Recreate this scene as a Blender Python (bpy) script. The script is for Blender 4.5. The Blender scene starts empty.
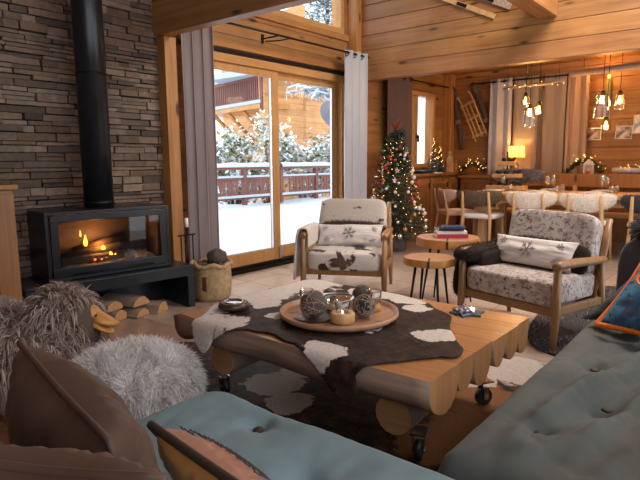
import bpy, bmesh, math, random
import numpy as np
from mathutils import Vector, Matrix, noise
random.seed(7)
R = math.radians
C = bpy.context.scene.collection
sc = bpy.context.scene

# ------------------------------------------------------------------ materials
MATS = {}
def nt(name):
    m = bpy.data.materials.new(name); m.use_nodes = True
    n = m.node_tree.nodes; l = m.node_tree.links
    b = n['Principled BSDF']
    MATS[name] = m
    return m, n, l, b
def ramp(n, l, fac, stops):
    r = n.new('ShaderNodeValToRGB'); e = r.color_ramp.elements
    e[0].position, e[0].color = stops[0][0], (*stops[0][1], 1)
    e[1].position, e[1].color = stops[-1][0], (*stops[-1][1], 1)
    for p, c in stops[1:-1]:
        x = e.new(p); x.color = (*c, 1)
    l.new(fac, r.inputs[0]); return r.outputs[0]
def mix(n, l, fac, a, b, mode='MIX'):
    m = n.new('ShaderNodeMix'); m.data_type = 'RGBA'; m.blend_type = mode
    for sock, v in ((m.inputs[0], fac), (m.inputs[6], a), (m.inputs[7], b)):
        if isinstance(v, (int, float)): sock.default_value = v
        elif isinstance(v, tuple): sock.default_value = (*v, 1)
        else: l.new(v, sock)
    return m.outputs[2]
def coords(n, l, scale=(1, 1, 1), rot=(0, 0, 0)):
    t = n.new('ShaderNodeTexCoord'); mp = n.new('ShaderNodeMapping')
    mp.inputs['Scale'].default_value = scale; mp.inputs['Rotation'].default_value = rot
    l.new(t.outputs['Object'], mp.inputs[0]); return mp.outputs[0]
def noi(n, l, vec, scale, detail=4, rough=.55, dist=0):
    t = n.new('ShaderNodeTexNoise'); t.inputs['Scale'].default_value = scale
    t.inputs['Detail'].default_value = detail; t.inputs['Roughness'].default_value = rough
    t.inputs['Distortion'].default_value = dist
    l.new(vec, t.inputs['Vector']); return t.outputs['Fac']
def bump(n, l, b, h, strength=.3, dist=.01):
    u = n.new('ShaderNodeBump'); u.inputs['Strength'].default_value = strength
    u.inputs['Distance'].default_value = dist; l.new(h, u.inputs['Height'])
    l.new(u.outputs[0], b.inputs['Normal'])
def vcol(n):
    a = n.new('ShaderNodeVertexColor'); a.layer_name = 'Col'; return a.outputs[0]

def plain(name, col, rough=.5, metal=0, var=0, vscale=20, bmp=0, spec=.5, **kw):
    m, n, l, b = nt(name)
    b.inputs['Roughness'].default_value = rough; b.inputs['Metallic'].default_value = metal
    b.inputs['Specular IOR Level'].default_value = spec
    v = coords(n, l); f = noi(n, l, v, vscale)
    c = ramp(n, l, f, [(.3, tuple(x * (1 - var) for x in col)), (.7, tuple(min(1, x * (1 + var)) for x in col))])
    l.new(c, b.inputs['Base Color'])
    if bmp: bump(n, l, b, noi(n, l, v, vscale * 3), bmp, .005)
    for k, x in kw.items(): b.inputs[k].default_value = x
    return m
def wood(name, c1, c2, axis='x', rough=.45, knots=0, gs=1., tint=False, bmp=.15):
    m, n, l, b = nt(name)
    lo, hi = 1.2 * gs, 26 * gs
    s = {'x': (lo, hi, hi), 'y': (hi, lo, hi), 'z': (hi, hi, lo)}[axis]
    v = coords(n, l, s)
    f = noi(n, l, v, 1.0, 5, .6, .6)
    col = ramp(n, l, f, [(.3, c1), (.5, tuple((a + d) / 2 for a, d in zip(c1, c2))), (.72, c2)])
    big = noi(n, l, coords(n, l), 1.7, 3)
    col = mix(n, l, .35, col, ramp(n, l, big, [(.3, tuple(x * .6 for x in c1)), (.7, c2)]))
    if knots:
        k = {'x': (3.2, 11, 11), 'y': (11, 3.2, 11), 'z': (11, 11, 3.2)}[axis]
        vo = n.new('ShaderNodeTexVoronoi'); vo.inputs['Scale'].default_value = .62
        l.new(coords(n, l, k), vo.inputs['Vector'])
        kf = ramp(n, l, vo.outputs['Distance'], [(.07, (1, 1, 1)), (.16, (0, 0, 0))])
        col = mix(n, l, kf, col, tuple(x * .22 for x in c1))
    if tint: col = mix(n, l, 1.0, col, vcol(n), 'MULTIPLY')
    l.new(col, b.inputs['Base Color']); b.inputs['Roughness'].default_value = rough
    bump(n, l, b, f, bmp, .004)
    return m
def vmat(name, rough=.7, var=.3, vs=30, bmp=.3, spec=.3, sheen=0, metal=0):
    m, n, l, b = nt(name)
    v = coords(n, l); f = noi(n, l, v, vs)
    g = ramp(n, l, f, [(.3, (1 - var,) * 3), (.7, (1, 1, 1))])
    l.new(mix(n, l, 1.0, vcol(n), g, 'MULTIPLY'), b.inputs['Base Color'])
    b.inputs['Roughness'].default_value = rough; b.inputs['Specular IOR Level'].default_value = spec
    b.inputs['Sheen Weight'].default_value = sheen; b.inputs['Metallic'].default_value = metal
    if bmp: bump(n, l, b, f, bmp, .006)
    return m
def emit(name, col, s):
    m, n, l, b = nt(name)
    b.inputs['Base Color'].default_value = (*col, 1)
    b.inputs['Emission Color'].default_value = (*col, 1); b.inputs['Emission Strength'].default_value = s
    return m
def glass(name, tint=(1, 1, 1), rough=0.0, fac=.1):
    # thin glass: mostly clear with a fresnel reflection
    m = bpy.data.materials.new(name); m.use_nodes = True; n = m.node_tree.nodes; l = m.node_tree.links
    n.clear(); o = n.new('ShaderNodeOutputMaterial'); t = n.new('ShaderNodeBsdfTransparent'); g = n.new('ShaderNodeBsdfGlossy')
    t.inputs[0].default_value = (*tint, 1); g.inputs['Roughness'].default_value = rough
    lw = n.new('ShaderNodeLayerWeight'); lw.inputs[0].default_value = .5; pw = n.new('ShaderNodeMath'); pw.operation = 'POWER'; pw.inputs[1].default_value = 3.; l.new(lw.outputs['Facing'], pw.inputs[0])
    mu = n.new('ShaderNodeMath'); mu.operation = 'MULTIPLY_ADD'; mu.inputs[1].default_value = fac * 3; mu.inputs[2].default_value = fac * .3; l.new(pw.outputs[0], mu.inputs[0])
    mx = n.new('ShaderNodeMixShader'); l.new(mu.outputs[0], mx.inputs[0]); l.new(t.outputs[0], mx.inputs[1]); l.new(g.outputs[0], mx.inputs[2])
    l.new(mx.outputs[0], o.inputs[0]); MATS[name] = m; return m
def cowhide(name, white, dark, brown, scale=2.2, thr=.5, bthr=.62, seed=0., speck=False, spread=.02, brownamt=.5):
    m, n, l, b = nt(name)
    v = coords(n, l); mp = n.new('ShaderNodeMapping'); mp.inputs['Location'].default_value = (seed, seed * 1.7, seed * .4)
    l.new(v, mp.inputs[0]); v = mp.outputs[0]
    f = noi(n, l, v, scale, 3 if not speck else 5, .5 if not speck else .7, .35)
    f2 = noi(n, l, v, scale * .7 + .3, 2); f3 = noi(n, l, v, 90, 3)
    dk = mix(n, l, ramp(n, l, f2, [(.5, (0, 0, 0)), (.7, (brownamt,) * 3)]), dark, brown)
    c = mix(n, l, ramp(n, l, f, [(thr - spread, (0, 0, 0)), (thr + spread, (1, 1, 1))]), white, dk)
    if speck:
        f4 = noi(n, l, v, scale * .22, 2)
        c = mix(n, l, ramp(n, l, f4, [(.4, (0, 0, 0)), (.65, (.55, .55, .55))]), c, brown)
    c = mix(n, l, .5, c, ramp(n, l, f3, [(.2, (.45,) * 3), (.8, (1,) * 3)]), 'MULTIPLY')
    l.new(c, b.inputs['Base Color']); b.inputs['Roughness'].default_value = .55
    b.inputs['Specular IOR Level'].default_value = .35
    bump(n, l, b, f3, .3, .004); return m

def patchhide(name, patches, white, dark, brown, browns=(), amp=.30, nscale=9., zs=1.):
    """hide whose light markings sit in given places (centre, radius) with ragged edges"""
    m, n, l, b = nt(name); v = coords(n, l)
    def field(lst, seed):
        cur = None
        for c, r in lst:
            d = n.new('ShaderNodeVectorMath'); d.operation = 'DISTANCE'; l.new(v, d.inputs[0]); d.inputs[1].default_value = c
            q = n.new('ShaderNodeMath'); q.operation = 'MULTIPLY_ADD'; l.new(d.outputs['Value'], q.inputs[0]); q.inputs[1].default_value = -1 / r; q.inputs[2].default_value = 1.
            if cur is None: cur = q.outputs[0]
            else:
                w = n.new('ShaderNodeMath'); w.operation = 'MAXIMUM'; l.new(cur, w.inputs[0]); l.new(q.outputs[0], w.inputs[1]); cur = w.outputs[0]
        f = noi(n, l, v, nscale + seed, 5, .65, .5)
        a = n.new('ShaderNodeMath'); a.operation = 'MULTIPLY_ADD'; l.new(f, a.inputs[0]); a.inputs[1].default_value = amp * 6; a.inputs[2].default_value = -amp * 3
        s = n.new('ShaderNodeMath'); s.operation = 'ADD'; l.new(cur, s.inputs[0]); l.new(a.outputs[0], s.inputs[1]); return s.outputs[0]
    f3 = noi(n, l, v, 70, 3); f5 = noi(n, l, v, 14, 4, .7)
    dk = mix(n, l, ramp(n, l, f5, [(.42, (0, 0, 0)), (.7, (.55,) * 3)]), dark, tuple(x * 1.0 for x in brown))
    if browns: dk = mix(n, l, ramp(n, l, field(browns, .7), [(.0, (0, 0, 0)), (.12, (1, 1, 1))]), dk, brown)
    c = mix(n, l, ramp(n, l, field(patches, 0), [(.0, (0, 0, 0)), (.08, (1, 1, 1))]), dk, white)
    c = mix(n, l, .5, c, ramp(n, l, f3, [(.25, (.4,) * 3), (.75, (1,) * 3)]), 'MULTIPLY')
    l.new(c, b.inputs['Base Color']); b.inputs['Roughness'].default_value = .6; b.inputs['Specular IOR Level'].default_value = .15
    bump(n, l, b, f3, .35, .004)
o_ = (2.06, 1.59)
patchhide('hide_table', [((x - o_[0], y - o_[1], z), r) for x, y, z, r in [(1.54, 1.96, .37, .16), (1.56, 1.93, .42, .10), (1.70, 2.12, .43, .13), (1.64, 1.84, .43, .09), (2.10, 2.15, .43, .22), (2.42, 2.12, .43, .26), (1.86, 2.22, .43, .10), (2.52, 1.62, .43, .16), (2.50, 1.40, .43, .12), (2.02, 1.02, .43, .085), (1.93, 1.31, .43, .075), (1.58, 1.27, .42, .085), (1.62, 1.33, .42, .06), (2.25, 1.85, .43, .10), (1.97, 1.95, .43, .09), (1.84, 1.74, .43, .06), (2.35, 1.30, .43, .07)]],
    (.66, .58, .53), (.022, .014, .013), (.12, .07, .05), amp=.32)
patchhide('hide_rug', [((x - 2.1, y - 1.6, 0), r) for x, y, r in [(2.95, 1.1, .30), (2.75, 1.2, .22), (1.97, 1.91, .16), (2.2, 1.92, .12), (1.85, 1.7, .12), (2.3, 2.5, .1)]],
    (.50, .44, .40), (.008, .010, .014), (.22, .095, .035), [((x - 2.1, y - 1.6, 0), r) for x, y, r in [(2.45, 1.08, .24), (1.95, .95, .2), (2.1, .85, .25)]], amp=.22, nscale=7)
pine = dict(c1=(.225, .09, .026), c2=(.45, .225, .08))
wood('pine_wall_x', axis='x', knots=1, tint=True, **pine)
wood('pine_wall_y', axis='y', knots=1, tint=True, **pine)
wood('pine_z', (.30, .115, .03), (.55, .26, .08), 'z', knots=1)
wood('pine_y', (.26, .11, .035), (.5, .25, .09), 'y', knots=1)
wood('pine_x', (.28, .11, .03), (.52, .25, .08), 'x')
wood('door_wood', (.42, .20, .065), (.62, .34, .12), 'z', rough=.4)
wood('door_wood_x', (.42, .20, .065), (.62, .34, .12), 'x', rough=.4)
wood('table_wood', (.30, .115, .036), (.52, .25, .095), 'y', rough=.32, gs=.8, knots=1)
wood('bark_wood', (.17, .105, .075), (.42, .29, .22), 'y', rough=.6, gs=1.3, bmp=.5)
wood('orange_wood', (.40, .155, .03), (.66, .32, .085), 'y', rough=.35, gs=1)
wood('end_grain', (.24, .095, .032), (.46, .225, .085), 'z', rough=.6, gs=.7)
wood('chair_wood', (.19, .095, .036), (.35, .19, .08), 'z', rough=.38)
wood('pale_wood', (.45, .25, .10), (.68, .43, .20), 'z', rough=.45)
wood('log_cut', (.38, .18, .075), (.62, .35, .15), 'y', rough=.7)
wood('grey_log', (.17, .125, .09), (.42, .32, .24), 'y', rough=.85, bmp=.6)
wood('slice_wood', (.30, .13, .07), (.50, .27, .15), 'x', rough=.45, gs=.5)
wood('red_rail', (.13, .04, .03), (.24, .08, .055), 'z', rough=.6)
wood('chalet_wood', (.55, .24, .08), (.82, .42, .17), 'x', rough=.6, tint=True)
wood('cabinet_wood', (.24, .10, .03), (.40, .185, .06), 'z', knots=1)
wood('cabinet_dark', (.16, .065, .02), (.28, .125, .042), 'z')
plain('black_metal', (.012, .012, .014), .4, .6)
plain('stove_black', (.018, .02, .024), .28, .3, .2, 8)
plain('firebrick', (.32, .26, .2), .9, 0, .3, 12, .4)
plain('chrome', (.6, .6, .62), .2, 1)
plain('rubber', (.015, .015, .017), .5)
plain('steel_plate', (.42, .42, .44), .35, 1, .1)
plain('snow', (.46, .52, .60), .8, 0, .03, 2, .4)
plain('white_ceramic', (.8, .78, .76), .25)
plain('wax', (.85, .82, .76), .5)
plain('cream_velvet', (.62, .53, .46), .85, 0, .08, 8, .2, **{'Sheen Weight': .4})
plain('linen', (.66, .60, .58), .9, 0, .06, 300, .3)
plain('leather', (.22, .12, .06), .5, 0, .3, 9, .3)
plain('straw', (.42, .28, .15), .8, 0, .25, 30, .4)
plain('teal_velvet_warm_lit', (.078, .090, .085), .7, 0, .28, 4, .35, spec=.25, **{'Sheen Weight': .12, 'Sheen Roughness': .4})  # teal sofa fabric again, its warmer and dimmer light put into the colour
plain('teal_velvet', (.17, .25, .275), .7, 0, .16, 5, .15, spec=.25, **{'Sheen Weight': .12, 'Sheen Roughness': .4})
plain('brown_velvet', (.075, .042, .030), .55, 0, .3, 6, .2, spec=.3, **{'Sheen Weight': .12, 'Sheen Roughness': .35, 'Sheen Tint': (.6, .4, .3, 1)})
plain('brown_piping', (.04, .022, .016), .6)
plain('gold_velvet', (.42, .19, .045), .65, 0, .2, 6, .1, **{'Sheen Weight': .08})
plain('pink_suede', (.42, .205, .135), .8, 0, .15, 8, .2)
plain('pink_pad', (.62, .43, .36), .85, 0, .1, 8, .2)
plain('grey_velvet', (.055, .053, .062), .55, 0, .25, 5, .15, **{'Sheen Weight': .2, 'Sheen Roughness': .3})
plain('navy_velvet', (.018, .026, .042), .6, 0, .2, 6, .1, **{'Sheen Weight': .08})
plain('orange_piping', (.85, .2, .02), .5)
plain('charcoal_fur_base', (.03, .024, .026), .9, 0, .4, 40, .4)
plain('curtain_mauve', (.30, .235, .225), .85, 0, .06, 4)
plain('curtain_light', (.44, .43, .46), .85, 0, .05, 4)
plain('curtain_tan', (.40, .27, .19), .85, 0, .05, 4)
plain('curtain_brown', (.13, .085, .07), .85, 0, .06, 4)
plain('red_book', (.4, .02, .04), .4); plain('navy_book', (.03, .05, .11), .4)
plain('dark_book', (.03, .03, .035), .4); plain('paper', (.72, .68, .62), .8)
plain('dark_wood_dish', (.05, .028, .018), .35, 0, .3, 20)
plain('silver', (.55, .55, .56), .3, 1, .2, 40)
plain('blue_star', (.12, .15, .22), .35, .5)
plain('twig', (.10, .07, .058), .9, 0, .3, 80, .5)
plain('flake_print', (.24, .21, .21), .9)
plain('twig_light', (.34, .25, .19), .9, 0, .3, 60)
plain('dark_green', (.02, .045, .03), .8, 0, .3, 30)
plain('stem', (.10, .05, .025), .9)
plain('slate_dish', (.09, .1, .13), .6)
plain('candle_olive', (.25, .25, .08), .5)
plain('ash', (.5, .43, .36), .95, 0, .35, 60, .6)
plain('brick_lining', (.15, .11, .09), .9, 0, .3, 8, .4)
plain('char', (.03, .026, .024), .9, 0, .4, 30, .5)
plain('fairy_wire', (.05, .06, .03), .6)
plain('red_gloss', (.45, .02, .03), .2); plain('green_gloss', (.06, .2, .13), .2)
plain('gold_gloss', (.55, .33, .1), .25, .7); plain('white_gloss', (.75, .7, .66), .3)
plain('silver_gloss', (.6, .6, .62), .2, .8); plain('copper_gloss', (.5, .2, .1), .25, .7)
plain('dish_grey', (.30, .32, .33), .4)
plain('sat_dish', (.12, .13, .16), .4)
plain('cream_plaster', (.75, .66, .45), .9)
emit('bulb', (1, .45, .10), 8); emit('fairy', (1, .6, .14), 5); emit('flame', (1, .3, .03), 9)
emit('flame_tip', (1, .55, .12), 12); emit('ember', (1, .16, .02), 3); emit('lamp_glow', (1, .5, .08), 2.5)
emit('tealight_flame', (1, .8, .6), 3)
glass('window_glass', (.97, .98, .98), 0, .025); glass('jar_glass', (.95, .95, .94), .02, .42); glass('amber_glass', (.97, .84, .62), .02, .33)
glass('fire_glass', (.62, .62, .62), .02, .12)
vmat('stone', .85, .4, 22, .6); vmat('tile', .22, .12, 9, .06, spec=.5); vmat('fur', .75, .05, 10, 0, .15, .05)
m_f = MATS['fur']; n_ = m_f.node_tree.nodes; l_ = m_f.node_tree.links
tl = n_.new('ShaderNodeBsdfTranslucent'); l_.new(vcol(n_), tl.inputs[0]); mx_ = n_.new('ShaderNodeMixShader'); mx_.inputs[0].default_value = .35
l_.new(n_['Principled BSDF'].outputs[0], mx_.inputs[1]); l_.new(tl.outputs[0], mx_.inputs[2]); l_.new(mx_.outputs[0], n_['Material Output'].inputs[0])
vmat('foliage', .6, .2, 20, 0); vmat('painted', .5, .15, 20, .1); vmat('printed', .6, .08, 40, .1)
cowhide('hide_seat', (.66, .60, .55), (.035, .02, .018), (.18, .09, .055), 7.0, .55, seed=5.1, brownamt=.8)
cowhide('hide_back', (.62, .54, .47), (.05, .03, .028), (.3, .2, .14), 8, .62, seed=1.2, brownamt=.5)
cowhide('hide_speckled', (.62, .56, .53), (.085, .045, .04), (.30, .19, .155), 34, .56, seed=.7, speck=True, spread=.06)
# shimmering translucent lamp shade and parchment
def translucent(name, col, amt=.5):
    m, n, l, b = nt(name)
    b.inputs['Base Color'].default_value = (*col, 1); b.inputs['Roughness'].default_value = .9
    t = n.new('ShaderNodeBsdfTranslucent'); t.inputs[0].default_value = (*col, 1)
    mx = n.new('ShaderNodeMixShader'); mx.inputs[0].default_value = amt
    l.new(b.outputs[0], mx.inputs[1]); l.new(t.outputs[0], mx.inputs[2]); l.new(mx.outputs[0], n['Material Output'].inputs[0]); return m
translucent('parchment', (.75, .55, .3), .6); translucent('curtain_sheer', (.50, .41, .34), .45)

# ------------------------------------------------------------------ mesh builder
def rotm(rx=0, ry=0, rz=0):
    return Matrix.Rotation(rz, 3, 'Z') @ Matrix.Rotation(ry, 3, 'Y') @ Matrix.Rotation(rx, 3, 'X')
class MB:
    def __init__(s): s.v = []; s.f = []; s.c = []; s.sm = []; s.mi = []; s.M = None; s.cur = 0
    def add(s, vs, fs, col=(1, 1, 1), smooth=False):
        o = len(s.v)
        s.v += [tuple(v) for v in vs]; s.f += [tuple(i + o for i in f) for f in fs]
        s.c += [col] * len(fs); s.sm += [smooth] * len(fs); s.mi += [s.cur] * len(fs); return s
    def box(s, c, d, rot=None, col=(1, 1, 1), taper=1):
        vs = []
        for z in (-.5, .5):
            k = taper if z > 0 else 1
            for x, y in ((-.5, -.5), (.5, -.5), (.5, .5), (-.5, .5)):
                p = Vector((x * d[0] * k, y * d[1] * k, z * d[2]))
                if rot is not None: p = rot @ p
                vs.append(p + Vector(c))
        return s.add(vs, [(3, 2, 1, 0), (4, 5, 6, 7), (0, 1, 5, 4), (1, 2, 6, 5), (2, 3, 7, 6), (3, 0, 4, 7)], col)
    def bx(s, x0, x1, y0, y1, z0, z1, col=(1, 1, 1)):
        return s.box(((x0 + x1) / 2, (y0 + y1) / 2, (z0 + z1) / 2), (x1 - x0, y1 - y0, z1 - z0), None, col)
    def tube(s, pts, r, seg=10, col=(1, 1, 1), caps=True, sx=1., up=None):
        pts = [Vector(p) for p in pts]; n = len(pts)
        rs = r if isinstance(r, (list, tuple)) else [r] * n
        vs = []; prev = None
        for i, p in enumerate(pts):
            t = (pts[min(i + 1, n - 1)] - pts[max(i - 1, 0)]).normalized()
            if prev is None:
                a = Vector(up) if up else (Vector((0, 0, 1)) if abs(t.z) < .9 else Vector((1, 0, 0)))
            else: a = prev
            u = (a - t * a.dot(t)).normalized(); w = t.cross(u); prev = u
            for k in range(seg):
                th = 2 * math.pi * k / seg
                vs.append(p + u * math.cos(th) * rs[i] + w * math.sin(th) * rs[i] * sx)
        fs = []
        for i in range(n - 1):
            for k in range(seg):
                a, b = i * seg + k, i * seg + (k + 1) % seg
                fs.append((a, b, b + seg, a + seg))
        s.add(vs, fs, col, True)
        if caps:
            o = len(s.v) - len(vs)
            s.f += [tuple(o + k for k in range(seg))[::-1], tuple(o + (n - 1) * seg + k for k in range(seg))]
            s.c += [col] * 2; s.sm += [False] * 2; s.mi += [s.cur] * 2
        return s
    def lathe(s, prof, c=(0, 0, 0), seg=24, col=(1, 1, 1), rot=None, smooth=True, wob=0):
        vs = []; fs = []
        n = len(prof)
        ws = [1 + wob * math.sin(k * 2.1 + 1) * math.sin(k * .9) for k in range(seg)]
        for r, z in prof:
            for k in range(seg):
                th = 2 * math.pi * k / seg
                p = Vector((r * ws[k] * math.cos(th), r * ws[k] * math.sin(th), z))
                if rot is not None: p = rot @ p
                vs.append(p + Vector(c))
        for i in range(n - 1):
            for k in range(seg):
                a, b = i * seg + k, i * seg + (k + 1) % seg
                fs.append((a, b, b + seg, a + seg))
        s.add(vs, fs, col, smooth)
        o = len(s.v) - len(vs)
        if prof[0][0] > 1e-4: s.f.append(tuple(o + k for k in range(seg))[::-1]); s.c.append(col); s.sm.append(False); s.mi.append(s.cur)
        if prof[-1][0] > 1e-4: s.f.append(tuple(o + (n - 1) * seg + k for k in range(seg))); s.c.append(col); s.sm.append(False); s.mi.append(s.cur)
        return s
    def sq(s, c, d, e=.35, rot=None, nu=28, nv=16, col=(1, 1, 1), nz=0, ns=3., seed=0):
        """superellipsoid: soft box (small e) to ball (e=1); d = half sizes"""
        vs = []; fs = []
        f = lambda w, m: math.copysign(abs(w) ** m, w)
        for j in range(nv + 1):
            v = -math.pi / 2 + math.pi * j / nv
            for i in range(nu):
                u = 2 * math.pi * i / nu
                p = Vector((d[0] * f(math.cos(v), e) * f(math.cos(u), e), d[1] * f(math.cos(v), e) * f(math.sin(u), e), d[2] * f(math.sin(v), e)))
                if nz:
                    q = p * ns + Vector((seed, seed, seed)); k = noise.noise(q)
                    p = p * (1 + nz * k)
                if rot is not None: p = rot @ p
                vs.append(p + Vector(c))
        for j in range(nv):
            for i in range(nu):
                a, b = j * nu + i, j * nu + (i + 1) % nu
                fs.append((a, b, b + nu, a + nu))
        return s.add(vs, fs, col, True)
    def grid(s, fn, nu, nv, col=(1, 1, 1), closeu=False):
        vs = [fn(i / nu, j / nv) for j in range(nv + 1) for i in range(nu + (0 if closeu else 1))]
        w = nu if closeu else nu + 1; fs = []
        for j in range(nv):
            for i in range(nu):
                a = j * w + i; b = j * w + (i + 1) % w
                fs.append((a, b, b + w, a + w))
        return s.add(vs, fs, col, True)
    def prism(s, poly, z0, z1, col=(1, 1, 1), M=None):
        n = len(poly)
        vs = [Vector((x, y, z0)) for x, y in poly] + [Vector((x, y, z1)) for x, y in poly]
        if M is not None: vs = [M @ v for v in vs]
        return s.add(vs, [tuple(range(n))[::-1], tuple(range(n, 2 * n))] + [(i, (i + 1) % n, (i + 1) % n + n, i + n) for i in range(n)], col)
    def build(s, name, mat, parent=None, bevel=0, smooth=None, solid=0, **kw):
        me = bpy.data.meshes.new(name); me.from_pydata(s.v, [], s.f)
        me.polygons.foreach_set('use_smooth', s.sm if smooth is None else [smooth] * len(s.f))
        mats = mat if isinstance(mat, (list, tuple)) else [mat]
        for m in mats: me.materials.append(MATS[m])
        if len(mats) > 1: me.polygons.foreach_set('material_index', s.mi)
        ca = me.color_attributes.new('Col', 'FLOAT_COLOR', 'CORNER')
        lens = np.array([len(f) for f in s.f]); cc = np.array([(c[0], c[1], c[2], 1.) for c in s.c], dtype=np.float32)
        ca.data.foreach_set('color', np.repeat(cc, lens, axis=0).ravel())
        me.update()
        o = bpy.data.objects.new(name, me); C.objects.link(o)
        if parent: o.parent = parent
        if solid:
            md = o.modifiers.new('t', 'SOLIDIFY'); md.thickness = solid; md.offset = 0
        if bevel:
            md = o.modifiers.new('b', 'BEVEL'); md.width = bevel; md.segments = 2; md.limit_method = 'ANGLE'; md.angle_limit = R(35)
        tag(o, **kw); return o
def tag(o, label=None, cat=None, group=None, kind=None):
    if label: o['label'] = label
    if cat: o['category'] = cat
    if group: o['group'] = group
    if kind: o['kind'] = kind
    return o
def thing(name, label, cat, loc=(0, 0, 0), rz=0, group=None, scale=1):
    o = bpy.data.objects.new(name, None); o.empty_display_size = .1; C.objects.link(o)
    o.location = loc; o.rotation_euler = (0, 0, rz); o.scale = (scale,) * 3
    return tag(o, label, cat, group)
def copy_tree(o, parent=None):
    c = o.copy(); C.objects.link(c); c.parent = parent
    for ch in list(o.children): copy_tree(ch, c)
    return c
def struct(o): o['kind'] = 'structure'; return o

def pillow_mb(c00, c10, c11, c01, t, mb=None, nu=26, pw=.42, wr=.012, seed=0, col=(1, 1, 1), side=0):
    """pillow spanned by four corner points, bulging t to both sides"""
    mb = mb or MB(); P = [Vector(c) for c in (c00, c10, c11, c01)]
    nrm = (P[1] - P[0]).cross(P[3] - P[0]).normalized(); ctr = sum(P, Vector()) / 4
    def base(u, v):
        p = P[0] * (1 - u) * (1 - v) + P[1] * u * (1 - v) + P[2] * u * v + P[3] * (1 - u) * v
        a, b = 2 * u - 1, 2 * v - 1
        k = 1 - .07 * ((1 - a * a) * abs(b) ** 3 + (1 - b * b) * abs(a) ** 3)
        return ctr + (p - ctr) * k
    def th(u, v):
        a, b = abs(2 * u - 1), abs(2 * v - 1)
        e = max(0, (1 - a ** 2.4) * (1 - b ** 2.4)) ** pw
        w = noise.noise(Vector((u * 5 + seed, v * 5, seed))) * wr * .8 - abs(noise.noise(Vector((u * 13 + seed, v * 2.2, 3)))) * wr * 4.5 * (b ** 2) * (1 - b ** 6) - abs(noise.noise(Vector((u * 2.2 + seed, v * 13, 8)))) * wr * 3.0 * (a ** 2) * (1 - a ** 6)
        return e * (t / 2) + w * min(1, e * 2.5)
    for sd in ((1, -1) if side == 0 else (side,)):
        f = (lambda u, v: base(u, v) + nrm * th(u, v)) if sd > 0 else (lambda u, v: base(1 - u, v) - nrm * th(1 - u, v))
        mb.grid(f, nu, nu, col)
    return mb
def pillow_edge(c00, c10, c11, c01, r=.006):
    P = [Vector(c) for c in (c00, c10, c11, c01)]; ctr = sum(P, Vector()) / 4; pts = []
    for k in range(4):
        A, B = P[k], P[(k + 1) % 4]
        for i in range(12):
            u = i / 12; p = A.lerp(B, u); a = 2 * u - 1
            pts.append(ctr + (p - ctr) * (1 - .07 * (1 - a * a)))
    pts.append(pts[0]); return MB().tube(pts, r, 8, caps=False)

def fur(sample, n, length, width, cols, droop=.4, jitter=.35, seg=3, clump=0, seed=1, lift=1., grav=0.):
    """ribbon tufts; sample(rng) -> point, normal"""
    rng = random.Random(seed); mb = MB()
    V = []; F = []; CC = []
    for i in range(n):
        p, nr = sample(rng)
        p = Vector(p); nr = Vector(nr).normalized()
        L = length * rng.uniform(.6, 1.2)
        q = p * (9 if not clump else clump)
        fl = Vector((noise.noise(q), noise.noise(q + Vector((9, 3, 1))), noise.noise(q + Vector((2, 7, 5)))))
        d = (nr * lift + Vector((0, 0, -grav)) + fl * jitter * 2.2 + Vector((rng.gauss(0, 1), rng.gauss(0, 1), rng.gauss(0, 1))) * jitter * .45).normalized()
        sd = d.cross(Vector((rng.gauss(0, 1), rng.gauss(0, 1), rng.gauss(0, 1)))).normalized()
        col = cols[int(rng.random() * len(cols))]; k = rng.uniform(.75, 1.15); col = tuple(c * k for c in col)
        o = len(V); pos = p.copy(); dd = d.copy()
        for s in range(seg):
            w = width * (1 - s / seg) ** .7
            V.append(pos - sd * w / 2); V.append(pos + sd * w / 2)
            pos = pos + dd * (L / seg); dd = (dd + Vector((0, 0, -droop / seg * 1.6)) + fl * .12).normalized()
        V.append(pos)
        for s in range(seg - 1):
            F.append((o + 2 * s, o + 2 * s + 1, o + 2 * s + 3, o + 2 * s + 2)); CC.append(col)
        F.append((o + 2 * seg - 2, o + 2 * seg - 1, o + 2 * seg)); CC.append(col)
    mb.v = V; mb.f = F; mb.c = CC; mb.sm = [True] * len(F); mb.mi = [0] * len(F)
    mb.v = [tuple(v) for v in V]
    return mb
def sampler(obs_mb, keep=None):
    """area-weighted surface sampling of an MB"""
    V = np.array([tuple(v) for v in obs_mb.v]); T = []
    for f in obs_mb.f:
        for k in range(1, len(f) - 1): T.append((f[0], f[k], f[k + 1]))
    T = np.array(T); a, b, c = V[T[:, 0]], V[T[:, 1]], V[T[:, 2]]
    cr = np.cross(b - a, c - a); ar = np.linalg.norm(cr, axis=1) / 2
    ok = ar > 1e-9; T, a, b, c, cr, ar = T[ok], a[ok], b[ok], c[ok], cr[ok], ar[ok]
    cum = np.cumsum(ar) / ar.sum()
    def f(rng):
        for _ in range(50):
            i = min(int(np.searchsorted(cum, rng.random())), len(cum) - 1); u, v = rng.random(), rng.random()
            if u + v > 1: u, v = 1 - u, 1 - v
            p = a[i] + (b[i] - a[i]) * u + (c[i] - a[i]) * v
            if keep is None or keep(p, cr[i]): break
        return p, cr[i]
    return f

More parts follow.
